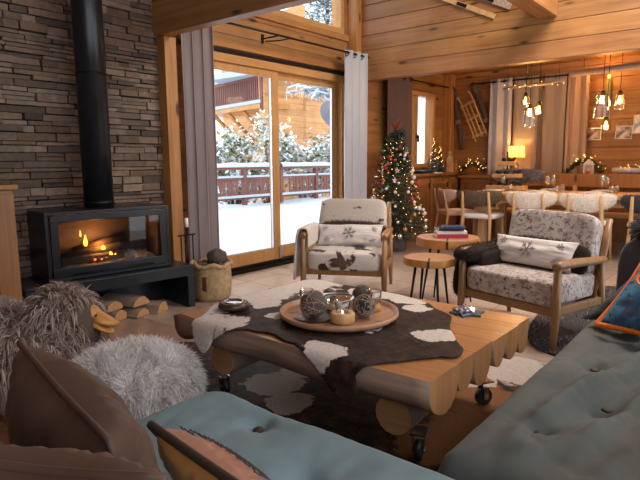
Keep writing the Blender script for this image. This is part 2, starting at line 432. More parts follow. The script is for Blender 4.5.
# ------------------------------------------------------------------ the room
def tint(rng=random):
    k = rng.uniform(.78, 1.1); return (k, k * rng.uniform(.93, 1.03), k * rng.uniform(.86, 1.05))
def plank_wall(name, axis, c0, c1, u0, u1, z0, z1, holes=(), h=.187, phase=0, mat=None):
    mb = MB(); z = z0 - phase
    while z < z1:
        a, b = max(z, z0), min(z + h, z1)
        cuts = sorted({u0, u1, *[x for hh in holes for x in hh[:2]]})
        zs = sorted({a, b, *[q for hh in holes for q in hh[2:] if a < q < b]})
        for za, zb in zip(zs, zs[1:]):
            tc = tint(random.Random(int(a * 1000) + int(c0 * 100)))
            segs = []
            for ua, ub in zip(cuts, cuts[1:]):
                um, zm = (ua + ub) / 2, (za + zb) / 2
                if any(hh[0] < um < hh[1] and hh[2] < zm < hh[3] for hh in holes): continue
                if segs and abs(segs[-1][1] - ua) < 1e-6: segs[-1][1] = ub
                else: segs.append([ua, ub])
            for ua, ub in segs:
                if zb - za < .004: continue
                q = c0 + (c1 - c0) * .35; r_ = c0 + (c1 - c0) * .65; up = zb + .006 if (b == zb and b < z1) else zb - .002
                if axis == 'x': mb.bx(ua + .002, ub - .002, q, r_, za + .002, up, tc)
                else: mb.bx(q, r_, ua + .002, ub - .002, za + .002, up, tc)
                if axis == 'x': mb.bx(ua, ub, c0, c1, za + .0015, zb - .0015, tc)
                else: mb.bx(c0, c1, ua, ub, za + .0015, zb - .0015, tc)
        z += h
    return struct(mb.build(name, mat or ('pine_wall_x' if axis == 'x' else 'pine_wall_y'), bevel=.007))

# tiled floor: one box per tile with grout between
mb = MB(); T = .45; rg = random.Random(4)
for i in range(-5, 21):
    for j in range(-4, 10):
        x, y = i * T + .02, j * T + .24
        if y > 4.3: continue
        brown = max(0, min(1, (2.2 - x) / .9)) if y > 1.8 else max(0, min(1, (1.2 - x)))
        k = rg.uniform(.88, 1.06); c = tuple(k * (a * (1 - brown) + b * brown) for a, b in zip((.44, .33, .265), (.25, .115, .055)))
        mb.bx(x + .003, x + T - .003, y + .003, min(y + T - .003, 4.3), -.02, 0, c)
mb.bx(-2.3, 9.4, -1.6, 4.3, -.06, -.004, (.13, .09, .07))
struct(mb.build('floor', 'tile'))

# sliding door wall (Y = 4.2)
DX0, DX1, DZ1 = 3.30, 5.68, 2.19
plank_wall('wall_left', 'x', 4.2, 4.34, 2.945, 8.6, 0, 3.9, [(DX0, DX1, -.1, DZ1), (3.75, 5.70, 2.68, 3.6), (7.18, 8.02, 1.04, 2.16)], phase=.06)
# header wall above the dining opening
plank_wall('wall_right', 'y', 5.85, 5.98, -1.6, 4.2, 2.13, 3.9, (), .1775)
plank_wall('wall_back', 'y', 8.5, 8.62, -1.6, 4.2, 0, 2.6, ())
# stone cladding
mb = MB(); rg = random.Random(11); z = 0
pal = [(.19, .128, .09), (.22, .15, .105), (.15, .105, .076), (.25, .18, .13), (.185, .115, .075), (.105, .075, .058), (.22, .165, .122)]
while z < 3.9:
    h = rg.choice((.028, .034, .042, .05, .062)); x = -1.8 - rg.uniform(0, .3)
    while x < 2.94:
        w = rg.uniform(.07, .32); x1 = min(x + w, 2.94)
        if x1 - x > .02:
            c = rg.choice(pal); k = rg.uniform(.7, 1.25)
            d = rg.uniform(.0, .035); zz = z
            if w > .2 and rg.random() < .35 and h > .05:
                c2 = rg.choice(pal)
                mb.box(((x + x1) / 2, 4.18 - d / 2, z + h * .25), (x1 - x - .004, .12 + d, h / 2 - .003), rotm(rg.uniform(-.03, .03), 0, rg.uniform(-.02, .02)), tuple(q * k for q in c2))
                mb.box(((x + x1) / 2, 4.18 - rg.uniform(0, .03) / 2, z + h * .75), (x1 - x - .004, .12 + d, h / 2 - .003), None, tuple(q * k for q in c))
            else:
                mb.box(((x + x1) / 2, 4.18 - d / 2, z + h / 2), (x1 - x - .004, .12 + d, h - .004), rotm(rg.uniform(-.04, .04), 0, rg.uniform(-.03, .03)), tuple(q * k for q in c))
        x = x1
    z += h
mb.bx(-2, 2.94, 4.17, 4.3, 0, 3.9, (.05, .045, .04))
struct(mb.build('wall_front', 'stone', bevel=.004))
mb = MB(); mb.bx(-2.1, -2.0, -1.6, 4.3, 0, 3.9, (.7, .6, .5)); struct(mb.build('wall_side_unseen', 'pine_wall_y'))
struct(MB().bx(6.1, 8.62, -1.75, -1.62, 0, 3.9, (.8, .75, .7)).build('wall_side_unseen', 'pine_wall_x'))  # out of view, added to block daylight and darken the dining area
# ceilings
def board_ceiling(name, x0, x1, y0, y1, z0, z1, along='y'):
    mb = MB(); w = .16
    a, b = (x0, x1) if along == 'y' else (y0, y1)
    while a < b:
        e = min(a + w, b); t = tint()
        if along == 'y': mb.bx(a + .002, e - .002, y0, y1, z0, z1, t)
        else: mb.bx(x0, x1, a + .002, e - .002, z0, z1, t)
        a = e
    struct(mb.build(name, 'pine_wall_y' if along == 'y' else 'pine_wall_x', bevel=.004))
board_ceiling('ceiling', -2.0, 5.98, -1.6, 4.2, 3.9, 3.98)
board_ceiling('ceiling_2', 5.98, 8.6, -1.6, 4.2, 2.5, 2.58, 'x')
# beams and posts
struct(MB().bx(2.865, 2.97, -1.6, 4.2, 2.19, 2.46).build('trim_1', 'pine_y', bevel=.006))
struct(MB().bx(2.86, 2.975, -1.6, 4.2, 2.463, 2.80).build('trim_2', 'pine_y', bevel=.006))
struct(MB().bx(2.90, 3.02, 4.0, 4.2, 0, 2.188).build('trim_3', 'pine_z', bevel=.006))
struct(MB().bx(-2.0, 5.85, 1.745, 1.93, 2.53, 2.78).build('trim_4', 'pine_x', bevel=.006))
struct(MB().bx(5.74, 5.85, 4.06, 4.2, 2.2, 3.9).build('trim_5', 'pine_z', bevel=.005))
struct(MB().bx(8.36, 8.5, 4.06, 4.2, .9, 2.5).build('trim_6', 'pine_z', bevel=.005))
struct(MB().bx(3.06, 5.85, 4.165, 4.2, 2.235, 2.31).build('trim_7', 'pine_x', bevel=.004))
struct(MB().bx(3.06, 5.74, 4.17, 4.2, 2.60, 2.672).build('trim_8', 'pine_x', bevel=.004))

# sliding door
d = thing('door_1', None, None); struct(d)
fr = MB(); Y0, Y1 = 4.205, 4.30
fr.bx(DX0, DX1, Y0 - .02, Y1, 2.105, 2.185); fr.bx(DX0, DX0 + .07, Y0 - .02, Y1, .075, 2.105); fr.bx(DX1 - .07, DX1, Y0 - .02, Y1, .075, 2.105)
fr.build('door_frame', 'door_wood_x', d, bevel=.004)
MB().bx(DX0, DX1, 4.15, 4.33, 0, .03).bx(DX0, DX1, 4.2, 4.3, .03, .062).build('door_track', 'black_metal', d)
MB().bx(DX0 - .1, DX1 + .1, 4.168, 4.184, 2.192, 2.222).build('door_rail', 'black_metal', d)
for i, (a, b, y) in enumerate(((3.37, 4.50, 4.215), (4.42, 5.61, 4.255))):
    y1 = y + .04; p = MB()
    wl = .10; wr = .10
    p.bx(a, a + wl, y, y1, .064, 2.103); p.bx(b - wr, b, y, y1, .064, 2.103); p.bx(a + wl, b - wr, y, y1, .064, .19); p.bx(a + wl, b - wr, y, y1, 2.03, 2.103)
    q = p.build('door_panel', 'door_wood', d, bevel=.004)
    MB().bx(a + wl, b - wr, y + .015, y + .02, .19, 2.03).build('door_glass', 'window_glass', q)
    g = MB(); t = .012
    g.bx(a + wl, a + wl + t, y + .005, y + .03, .19, 2.03); g.bx(b - wr - t, b - wr, y + .005, y + .03, .19, 2.03); g.bx(a + wl, b - wr, y + .005, y + .03, .19, .19 + t)
    g.build('glazing_bead', 'silver_gloss', q)
MB().bx(4.455, 4.475, 4.185, 4.212, .08, .2).tube([(4.465, 4.19, .18), (4.465, 4.16, .18), (4.465, 4.16, .08)], .006).build('door_handle', 'silver', d)
# high gable window
w = thing('window_2', None, None); struct(w)
f = MB(); f.bx(3.75, 5.70, 4.21, 4.3, 2.68, 2.745); f.bx(3.75, 5.70, 4.21, 4.3, 3.54, 3.6); f.bx(3.75, 3.81, 4.21, 4.3, 2.745, 3.54); f.bx(5.63, 5.70, 4.21, 4.3, 2.745, 3.54); f.build('window_frame', 'door_wood_x', w, bevel=.004)
MB().bx(3.81, 5.63, 4.25, 4.255, 2.745, 3.54).build('window_pane', 'window_glass', w)
# small dining window
w = thing('window_3', None, None); struct(w)
f = MB(); f.bx(7.18, 8.02, 4.16, 4.3, 1.04, 1.10); f.bx(7.18, 8.02, 4.16, 4.3, 2.10, 2.16); f.bx(7.18, 7.25, 4.16, 4.3, 1.1, 2.1); f.bx(7.95, 8.02, 4.16, 4.3, 1.1, 2.1); f.bx(7.44, 7.53, 4.19, 4.29, 1.1, 2.1)
f.build('window_frame', 'door_wood', w, bevel=.004)
MB().bx(7.25, 7.44, 4.25, 4.255, 1.1, 2.1).bx(7.53, 7.95, 4.25, 4.255, 1.1, 2.1).build('window_pane', 'window_glass', w)
MB().box((7.48, 4.17, 1.5), (.02, .02, .05)).box((7.48, 4.15, 1.47), (.02, .02, .1)).build('window_handle', 'black_metal', w)

# ------------------------------------------------------------------ curtains
def curtain(name, x0, x1, y, z0, z1, folds, amp, mat, label, group=None, axis='x', flare=0, hem=None, rod=.011, seed=0, lin=None):
    t = thing(name, label, 'curtain', ((x0 + x1) / 2, y, z0) if axis == 'x' else (y, (x0 + x1) / 2, z0), 0 if axis == 'x' else R(90), group)
    W = x1 - x0
    def fn(u, v):
        k = 1 - flare * (1 - v) * math.sin(u * 3)
        a = u * folds * 2 * math.pi
        return Vector(((u - .5) * W + .25 * amp * math.sin(2 * a + seed), amp * math.sin(a + .35 * noise.noise(Vector((u * 6, v * 1.5, seed)))) * (.8 + .3 * noise.noise(Vector((u * 9, v * 2, seed + 4)))), v * (z1 - z0)))
    o = MB().grid(fn, int(folds * 16), 14).build('fabric', mat, t, solid=.004)
    if lin:
        def f2(u, v): p = fn(u, v); return p + Vector((0, .012, 0))
        MB().grid(f2, int(folds * 16), 8).build('lining', lin, t)
    for k in range(int(folds * 2)):
        u = (k + .5) / (folds * 2)
        rg_ = MB().tube([Vector((u * W - W / 2 + .0, .028 * math.cos(i * .628), z1 - z0 - .045 + .028 * math.sin(i * .628))) for i in range(11)], .005, 6, caps=False)
        rg_.build('eyelet', 'black_metal', t)
    return t
curtain('curtain', 3.04, 3.37, 3.95, .02, 2.455, 3, .05, 'curtain_mauve', 'mauve grey curtain left of the sliding door behind the log bag')
curtain('curtain', 5.36, 5.80, 3.95, .02, 2.43, 3, .045, 'curtain_light', 'pale grey eyelet curtain right of the sliding door behind the cowhide armchair')
curtain('curtain', 6.50, 7.15, 4.08, .98, 2.33, 3.5, .035, 'curtain_brown', 'brown curtain beside the small dining window behind the christmas tree')
t = thing('curtain_rod', 'black curtain rod with bracket above the sliding door', 'curtain rod', (4.3, 3.95, 2.40))
MB().tube([(-1.2, 0, 0), (1.56, 0, 0)], .011).build('pole', 'black_metal', t)
MB().tube([(-.05, 0, 0), (-.05, .25, 0)], .008).box((-.05, .24, 0), (.03, .012, .09)).tube([(.12, 0, .0), (-.02, .04, -.04), (-.05, .2, -.03)], .007).build('bracket', 'black_metal', t)
for sx in (-1.21, 1.5): MB().sq((sx, 0, 0), (.02, .02, .02), 1, nu=12, nv=8).build('finial', 'black_metal', t)
t = thing('curtain_rod', 'dark curtain rod in the dining area along the window wall', 'curtain rod', (7.3, 4.08, 2.285))
MB().tube([(-.85, 0, 0), (1.0, 0, 0)], .01).build('pole', 'black_metal', t)
for sx in (-.5, .6): MB().tube([(sx, 0, 0), (sx, .12, 0)], .008).build('bracket', 'black_metal', t)
# far wall curtains with blind behind
t = thing('curtain_rod', 'black curtain rod on the back wall above the dining window', 'curtain rod', (8.36, 2.78, 2.31))
MB().tube([(0, .95, 0), (0, -.95, 0)], .012).build('pole', 'black_metal', t)
for sy in (.93, -.93): MB().sq((0, sy, 0), (.03, .03, .03), 1, nu=12, nv=8).build('finial', 'black_metal', t)
for sy in (.8, 0, -.8): MB().tube([(0, sy, 0), (.13, sy, 0)], .009).build('bracket', 'black_metal', t)
curtain('curtain', 3.08, 3.42, 8.36, .9, 2.35, 2, .03, 'curtain_light', 'pale curtain at the left end of the back wall window beside the sled', axis='y')
curtain('curtain', 2.02, 2.30, 8.36, .9, 2.35, 2, .035, 'curtain_tan', 'tan curtain at the right end of the back wall window', axis='y')
curtain('curtain', 2.32, 2.62, 8.37, .9, 2.35, 1.5, .02, 'curtain_sheer', 'sheer curtain panel just left of the tan curtain', axis='y')
curtain('curtain', 2.70, 3.06, 8.37, .9, 2.35, 1.5, .02, 'curtain_sheer', 'sheer curtain panel behind the glowing table lamp', axis='y')
w = thing('window_4', None, None); struct(w)
MB().bx(8.455, 8.498, 2.1, 3.3, 1.0, 2.15).build('window_blind', 'curtain_sheer', w)
f = MB(); f.bx(8.44, 8.498, 2.04, 2.1, .95, 2.2); f.bx(8.44, 8.498, 3.3, 3.36, .95, 2.2); f.bx(8.44, 8.498, 2.1, 3.3, 2.15, 2.2); f.build('window_frame', 'pine_z', w)

# ------------------------------------------------------------------ outdoors
def bump_grid(name, x0, x1, y0, y1, z, amp, mat, n=60, sc_=.6, thick=.1):
    mb = MB().grid(lambda u, v: Vector((x0 + (x1 - x0) * u, y0 + (y1 - y0) * v, z + amp * noise.noise(Vector((u * (x1 - x0) * sc_, v * (y1 - y0) * sc_, 1))))), n, n)
    return mb.build(name, mat)
o = MB().bx(2.0, 17, 4.36, 11.2, -.3, -.06).build('terrace', 'red_rail'); struct(o)
o = MB().grid(lambda u, v: Vector((2 + 15 * u, 4.5 + 6.6 * v, .0 + .05 * noise.noise(Vector((u * 9, v * 5, 1))) + (.012 * math.sin(v * 6.6 / .14 * 2 * math.pi) * max(0, 1 - v * 4)) - .05 * max(0, 1 - v * 10))), 90, 140).build('snow_cover', 'snow'); tag(o, kind='structure')
o = MB().bx(-8, 40, 11.2, 60, -1.2, -.4).build('ground', 'snow'); struct(o)
def railing(x0, x1, y, label, z0=.0, H=1.0, post=1.55, group=None, tree=True):
    t = thing('balcony_railing', label, 'railing', (x0, y, z0), 0, group); W = x1 - x0
    MB().bx(0, W, -.06, .08, H - .07, H).build('top_rail', 'red_rail', t); 
    def sn(u, v):
        a = v * math.pi; return Vector((W * u, -.10 * math.cos(a) + .01, H + (.11 + .03 * noise.noise(Vector((u * W * 2, 0, 3)))) * math.sin(a)))
    MB().grid(sn, int(W * 8), 8).build('snow_cap', 'snow', t)
    MB().bx(0, W, -.03, .03, .68, .73).build('middle_rail', 'red_rail', t)
    MB().bx(0, W, -.045, .05, .73, .78).build('snow_line', 'snow', t)
    MB().bx(0, W, -.03, .03, .16, .21).build('bottom_rail', 'red_rail', t)
    MB().bx(0, W, -.07, .05, .21, .27).build('snow_line', 'snow', t)
    x = 0
    while x <= W: MB().box((x, 0, H / 2 - .03), (.11, .11, H - .05)).build('post', 'red_rail', t); x += post
    # boards with fir tree cut outs between posts: a strip pair around each tree
    mb = MB(); k = 0; x = .07
    while x < W - .1:
        if x % post > .08 and x % post < post - .2:
            w = .26; tr = [(0, .30), (.018, .30), (.018, .36), (.085, .36), (.035, .44), (.065, .44), (.022, .52), (.045, .52), (0, .63)]
            L = [(-w / 2, .21), (0, .21)] + [(-a, b) for a, b in tr] + [(0, .68), (-w / 2, .68)]
            Rr = [(w / 2, .21), (0, .21)] + [(a, b) for a, b in tr] + [(0, .68), (w / 2, .68)]
            for poly, s in ((L, 1), (Rr, -1)):
                pl = poly if s > 0 else poly
                n = len(pl); cx = x + w / 2
                bmx = MB()
                # outline strips: quads from outer side to the cut out profile
                for (a0, b0), (a1, b1) in zip(tr, tr[1:]):
                    e = -1 if s > 0 else 1
                    if abs(b1 - b0) > 1e-6: mb.add([(cx + e * w / 2, 0, b0), (cx + e * a0, 0, b0), (cx + e * a1, 0, b1), (cx + e * w / 2, 0, b1)], [(0, 1, 2, 3)])
                e = -1 if s > 0 else 1
                for b0, b1 in ((.21, .30), (.63, .68)): mb.add([(cx + e * w / 2, 0, b0), (cx, 0, b0), (cx, 0, b1), (cx + e * w / 2, 0, b1)], [(0, 1, 2, 3)])
        x += .285
    mb.build('board_panel', 'red_rail', t, solid=.02)
    return t
railing(7.0, 11.1, 10.75, 'snow capped red brown terrace railing seen through the left door pane')
railing(11.4, 17.0, 10.65, 'snow capped red brown terrace railing seen through the right door pane')
# snow laden bushes beyond the railing
def snow_bush(x, y, z, rx, ry, h, n, label, seed, group=None):
    t = thing('snowy_bush', label, 'bush', (x, y, z), 0, group); rg = random.Random(seed)
    mb = MB(); sm = MB()
    cl = []
    for i in range(26):
        th = rg.uniform(0, 6.28); rr = math.sqrt(rg.random()); zz = h * rg.uniform(.3, 1) * (1 - .25 * rr)
        p = Vector((rx * rr * math.cos(th), ry * rr * math.sin(th), zz)); cl.append(p)
        sm.tube([(p.x * .2, p.y * .2, 0), (p.x * .6, p.y * .6, zz * .5), tuple(p)], [.03, .02, .008], 5, (.12, .09, .06))
    for i in range(n):
        c = rg.choice(cl); p = c + Vector((rg.gauss(0, .16), rg.gauss(0, .16), rg.gauss(0, .18)))
        s = rg.uniform(.06, .13); up = rg.random() < .62
        col = rg.choice([(.82, .87, .92), (.9, .93, .95), (.74, .8, .84)]) if up else rg.choice([(.20, .26, .12), (.30, .32, .14), (.12, .18, .1), (.42, .36, .16)])
        if not up: p.z -= .04
        rot = rotm(rg.uniform(-.9, .9), rg.uniform(-.9, .9), rg.uniform(0, 6.28))
        a, b = rot @ Vector((s, 0, 0)), rot @ Vector((0, s * .45, 0))
        mb.add([p - a, p - b, p + a, p + b], [(0, 1, 2, 3)], col)
    sm.build('stems', 'foliage', t); mb.build('leaves', 'foliage', t)
snow_bush(10.9, 12.1, -.4, .75, .5, 2.6, 2400, 'snow dusted leafy bush beyond the railing, leftmost in the left pane', 3)
snow_bush(12.6, 12.2, -.4, .8, .5, 3.0, 2600, 'tallest snow dusted bush, beyond the railing beside the door stile', 4)
snow_bush(14.4, 12.3, -.4, 1.0, .5, 2.6, 2800, 'snow dusted bush beyond the railing in the right pane', 5)
snow_bush(16.4, 12.4, -.4, .8, .5, 2.6, 1800, 'snow dusted bush at the far right edge of the right pane', 6)
# neighbouring chalet
t = thing('chalet', 'neighbouring orange wooden chalet with balcony seen through the sliding door', 'building', (14.7, 14.5, -.4))
mb = MB(); rg = random.Random(3)
for i in range(21):
    mb.bx(.0, 10.3, 0, .25, i * .22 + .003, (i + 1) * .22 - .003, (rg.uniform(.85, 1.05),) * 3)
wing = rotm(0, 0, R(77))     # the wing behind the balcony turns away from the road
for i in range(34):
    c = wing @ Vector((3.3, -.9, 0)) + Vector((1.3, .1, i * .22 + .11)); k = rg.uniform(.8, 1.0)
    mb.box(c, (6.4, .25, .214), wing, (k, k, k))
mb.build('wall', 'chalet_wood', t)
def wp(u, off): p = wing @ Vector((u, off, 0)); return (p.x + .05, p.y + .1)
g = MB(); rr = rotm(0, 0, R(77))
def wb(u0, u1, o0, o1, z0, z1): 
    x, y = wp((u0 + u1) / 2, (o0 + o1) / 2); return ((x, y, (z0 + z1) / 2), (u1 - u0, o1 - o0, z1 - z0), rr)
g.box(*wb(0, 5, -.05, .05, 4.55, 4.68)); g.box(*wb(0, 5, -.04, .04, 3.72, 3.85))
for i in range(32): g.box(*wb(i * .155, i * .155 + .105, -.02, .02, 3.8, 4.6))
g.box(*wb(-.08, .08, -.08, .08, 3.4, 4.7))
g.build('balcony_rail', 'red_rail', t)
g = MB(); g.box(*wb(0, 5, -.07, .07, 4.68, 4.75)); g.box(*wb(0, 5, .05, .12, 3.66, 3.78)); g.build('snow_cap', 'snow', t)
g = MB(); g.box(*wb(0, 5, -1.2, .08, 3.48, 3.66))
for u in (.2, 1.4, 2.6, 3.8):
    a = wp(u, 0); b_ = wp(u, -1.15); g.tube([(a[0], a[1], 3.45), (b_[0], b_[1], 2.4)], .09, 6)
g.build('balcony_floor', 'orange_wood', t)
x, y = wp(2.2, -1.0); MB().box((x, y, 5.0), (1.1, .3, 1.6), rr).build('stucco_panel', 'cream_plaster', t)
MB().bx(0, 10.3, -.05, 0, 3.95, 4.03).build('siding_trim', 'orange_wood', t)
MB().bx(-.3, 10.5, -.5, 3, 4.65, 4.85).build('roof', 'snow', t)
# snowy overhang with hanging frosted branches
t = thing('frosted_branches', 'frost covered drooping branches across the top of the right pane', 'branches', (16.0, 12.3, 3.45))
rg = random.Random(9); mb = MB(); m2 = MB()
for i in range(230):
    x0, y0, z0 = rg.uniform(-1.0, 2.0), rg.uniform(-.5, .5), rg.uniform(.05, .75)
    pts = [(x0, y0, z0)]; dx = rg.uniform(-.35, .35)
    for k in range(5): pts.append((pts[-1][0] + dx + rg.uniform(-.1, .1), pts[-1][1] + rg.uniform(-.1, .1), pts[-1][2] - rg.uniform(-.05, .12)))
    mb.tube(pts, rg.uniform(.018, .045), 4, rg.choice([(.75, .8, .86), (.6, .68, .78), (.85, .9, .94), (.3, .36, .42)]), caps=False)
    for q in pts[1:]: m2.tube([q, (q[0] + rg.uniform(-.1, .1), q[1], q[2] - rg.uniform(.05, .22))], .012, 3, (.8, .85, .9), caps=False)
mb.build('branch', 'foliage', t); m2.build('frost_twigs', 'foliage', t)
t = thing('satellite_dish', 'dark satellite dish mounted outside right of the door', 'satellite dish', (10.45, 8.1, 2.12))
MB().lathe([(0, .0), (.18, .03), (.30, .09), (.38, .17)], rot=rotm(R(62), 0, R(-20)), seg=28).build('dish', 'sat_dish', t, solid=.015)
MB().tube([(0, 0, 0), (-.28, -.2, .12)], .012).box((-.3, -.2, .14), (.07, .07, .1)).build('arm', 'sat_dish', t)
MB().tube([(0, 0, 0), (.1, .1, -.3), (.1, .1, -2.14)], .025).build('mast', 'sat_dish', t)
# tall snowy conifer seen through the gable window
t = thing('snowy_conifer', 'tall snow covered conifer seen through the high gable window', 'tree', (24.2, 19, -.4))
rg = random.Random(5); mb = MB()
for i in range(9000):
    z = rg.uniform(2.5, 11.5); r = (12.5 - z) * .45 * math.sqrt(rg.random()); th = rg.uniform(0, 6.28)
    p = Vector((r * math.cos(th), r * math.sin(th), z + .25 * math.sin(th * 5))); s = rg.uniform(.06, .18)
    rot = rotm(rg.uniform(-.7, .7), rg.uniform(-.7, .7), rg.uniform(0, 6.28)); a, b = rot @ Vector((s, 0, 0)), rot @ Vector((0, s * .4, 0))
    mb.add([p - a, p - b, p + a, p + b], [(0, 1, 2, 3)], rg.choice([(.8, .86, .92), (.55, .63, .7), (.16, .22, .2), (.1, .14, .13)]))
mb.build('needles', 'foliage', t); MB().tube([(0, 0, 0), (0, 0, 11.8)], [.3, .05], 8, (.12, .08, .06)).build('trunk', 'foliage', t)
struct(MB().bx(6.47, 6.95, 4.6, 5.0, -.06, 4.4).build('trim_9', 'orange_wood'))

# ------------------------------------------------------------------ stove, bench, logs, cabinet
SR = R(-7)
S = thing('wood_stove', 'black steel wood stove with glass door and flames before the stone wall', 'stove', (2.16, 3.85, .345), SR)
W, D, Hh, t_ = .91, .36, .475, .022
b = MB()
b.bx(-W/2, W/2, -D/2, D/2, 0, t_).bx(-W/2, W/2, -D/2, D/2, Hh - t_, Hh).bx(-W/2, -W/2 + t_, -D/2, D/2, t_, Hh - t_).bx(W/2 - t_, W/2, -D/2, D/2, t_, Hh - t_).bx(-W/2 + t_, W/2 - t_, D/2 - .02, D/2, t_, Hh - t_)
b.build('body', 'stove_black', S, bevel=.003)
MB().bx(-W/2 + .03, W/2 - .03, .10, .15, .03, Hh - .03).bx(-W/2 + .03, -W/2 + .06, -.10, .10, .03, Hh - .03).bx(W/2 - .06, W/2 - .03, -.10, .10, .03, Hh - .03).bx(-W/2 + .06, W/2 - .06, -.12, .1, .03, .07).build('firebox_lining', 'brick_lining', S)
dr = MB(); fx, fz0, fz1 = .40, .035, .435
dr.bx(-W/2 + .03, W/2 - .03, -D/2 - .012, -D/2 + .012, .025, .085).bx(-W/2 + .03, W/2 - .03, -D/2 - .012, -D/2 + .012, .405, .45).bx(-W/2 + .03, -.375, -D/2 - .012, -D/2 + .012, .085, .405).bx(.375, W/2 - .03, -D/2 - .012, -D/2 + .012, .085, .405)
dq = dr.build('door', 'stove_black', S, bevel=.003)
MB().bx(-.375, .375, -D/2 - .004, -D/2 + .002, .085, .405).build('door_glass', 'fire_glass', dq)
MB().tube([(-.30, -D/2 - .03, .04), (.30, -D/2 - .03, .04)], .005, 6).build('handle', 'black_metal', dq)
lg = MB()
rg = random.Random(2)
lg.tube([(-.30, .0, .12), (.05, .02, .155), (.3, -.02, .19)], [.04, .042, .03], 9, (.10, .085, .08)); lg.tube([(-.33, -.06, .10), (.12, -.07, .12)], [.035, .03], 9, (.2, .17, .15)); lg.tube([(-.2, .05, .16), (.18, .03, .24)], [.03, .035], 8, (.1, .06, .05))
lg.build('burning_log', 'foliage', S)
def ashf(u, v): return Vector((-.35 + .7 * u, -.14 + .22 * v, .075 + .035 * (noise.noise(Vector((u * 14, v * 6, 1))) + .8 * u) * (.4 + v)))
MB().grid(ashf, 60, 20).build('ash_bed', 'ash', S)
fl = MB()
def flame(x, y, z, h, w, mb):
    mb.lathe([(w * .5, 0), (w, h * .25), (w * .7, h * .55), (w * .25, h * .85), (0.0005, h)], (x, y, z), 8)
flame(-.135, -.02, .20, .085, .017, fl); flame(-.16, .0, .27, .05, .006, fl); flame(-.02, -.05, .165, .035, .018, fl); flame(.02, -.08, .12, .03, .02, fl); flame(.05, -.08, .12, .022, .02, fl)
fl.build('flame', 'flame', S)
em = MB()
for i in range(9): em.sq((rg.uniform(-.12, .12), rg.uniform(-.12, -.03), .10 + rg.uniform(0, .02)), (rg.uniform(.006, .014),) * 3, .8, nu=7, nv=5)
em.build('ember', 'ember', S)
FIRE = (2.13, 3.82, .345 + .22)
t = thing('stovepipe', 'tall black stovepipe rising from the stove', 'stovepipe', (2.165, 3.875, .822))
MB().tube([(0, 0, 0), (0, 0, 3.07)], .105, 32).build('pipe', 'stove_black', t)
MB().lathe([(.108, .02), (.108, .05)], seg=32).build('collar', 'black_metal', t); MB().lathe([(.107, .95), (.107, .965)], seg=32).build('collar', 'black_metal', t)
H0 = thing('hearth_bench', 'low black steel bench with open log store under the stove', 'bench', (2.14, 3.80, 0), SR)
b = MB(); bw = .62
b.bx(-bw, bw, -.22, .22, .255, .34).bx(-bw, -bw + .06, -.22, .22, .0, .255).bx(bw - .06, bw, -.22, .22, 0, .255).bx(-bw + .06, bw - .06, .18, .22, 0, .255)
b.build('frame', 'stove_black', H0, bevel=.004)
# split logs
def split_log(loc, r, L, rz, kind, label, seed):
    t = thing('firewood_log', label, 'log', loc, rz, 'split logs under the stove')
    rg = random.Random(seed); n = 9
    if kind == 'half': prof = [(r * math.cos(a), r * .8 * math.sin(a)) for a in [math.pi * k / 8 for k in range(9)]]
    else: prof = [(-r, 0), (r * .9, .0)] + [(r * math.cos(a) , r * 1.05 * math.sin(a)) for a in [R(30), R(60), R(95), R(130)]]
    prof = [(x + rg.uniform(-.006, .006), max(0, z + rg.uniform(-.006, .006))) for x, z in prof]
    n = len(prof); mb = MB()
    vs = [Vector((x, 0, z)) for x, z in prof] + [Vector((x * .97, L, z * .97)) for x, z in prof]
    mb.add(vs, [(i, (i + 1) % n, (i + 1) % n + n, i + n)[::-1] for i in range(n)] + [tuple(range(n, 2 * n))[::-1]])
    mb.build('log', 'grey_log', t, bevel=.004)
    MB().add([Vector((x, -.001, z)) for x, z in prof], [tuple(range(n))]).build('cut_face', 'log_cut', t)
lx = [(-.33, 'wedge'), (-.16, 'half'), (.01, 'wedge'), (.18, 'half'), (.35, 'wedge')]
base = Vector((2.14, 3.80, 0)); rs = rotm(0, 0, SR)
for i, (x, k) in enumerate(lx):
    p = base + rs @ Vector((x, -.19 - (i % 2) * .01, .002)); split_log(p, .076, .34, SR + R(26 + random.uniform(-3, 3)), k, ['leftmost split log in the bottom row under the stove', 'second split log from the left in the bottom row under the stove', 'middle split log in the bottom row under the stove', 'fourth split log from the left in the bottom row under the stove', 'small wedge of firewood at the right end under the stove'][i], i)
for i, (x, k) in enumerate([(-.22, 'half'), (-.02, 'half'), (.19, 'half')]):
    p = base + rs @ Vector((x, -.17, .078)); split_log(p, .085, .34, SR + R(30 - 4 * i), k, ['leftmost split log lying on top of the bottom row', 'large split log lying in the middle on the log pile', 'rightmost split log lying on top of the bottom row'][i], i + 10)
# left cabinet
t = thing('sideboard_cabinet', 'tall orange brown wooden cabinet left of the stove', 'cabinet', (1.23, 3.84, 0))
MB().bx(-.34, .24, -.2, .22, 0, .985).build('body', 'cabinet_wood', t, bevel=.004)
MB().bx(-.36, .262, -.235, .24, .987, 1.02).build('top', 'cabinet_wood', t, bevel=.006)
dd = MB().bx(-.32, .10, -.222, -.202, .06, .94).build('door', 'cabinet_wood', t, bevel=.004)
MB().sq((.06, -.235, .5), (.014, .014, .014), 1, nu=10, nv=8).build('knob', 'black_metal', dd)
MB().bx(.115, .238, -.212, -.202, .02, .96).build('side_panel', 'cabinet_wood', t, bevel=.003)
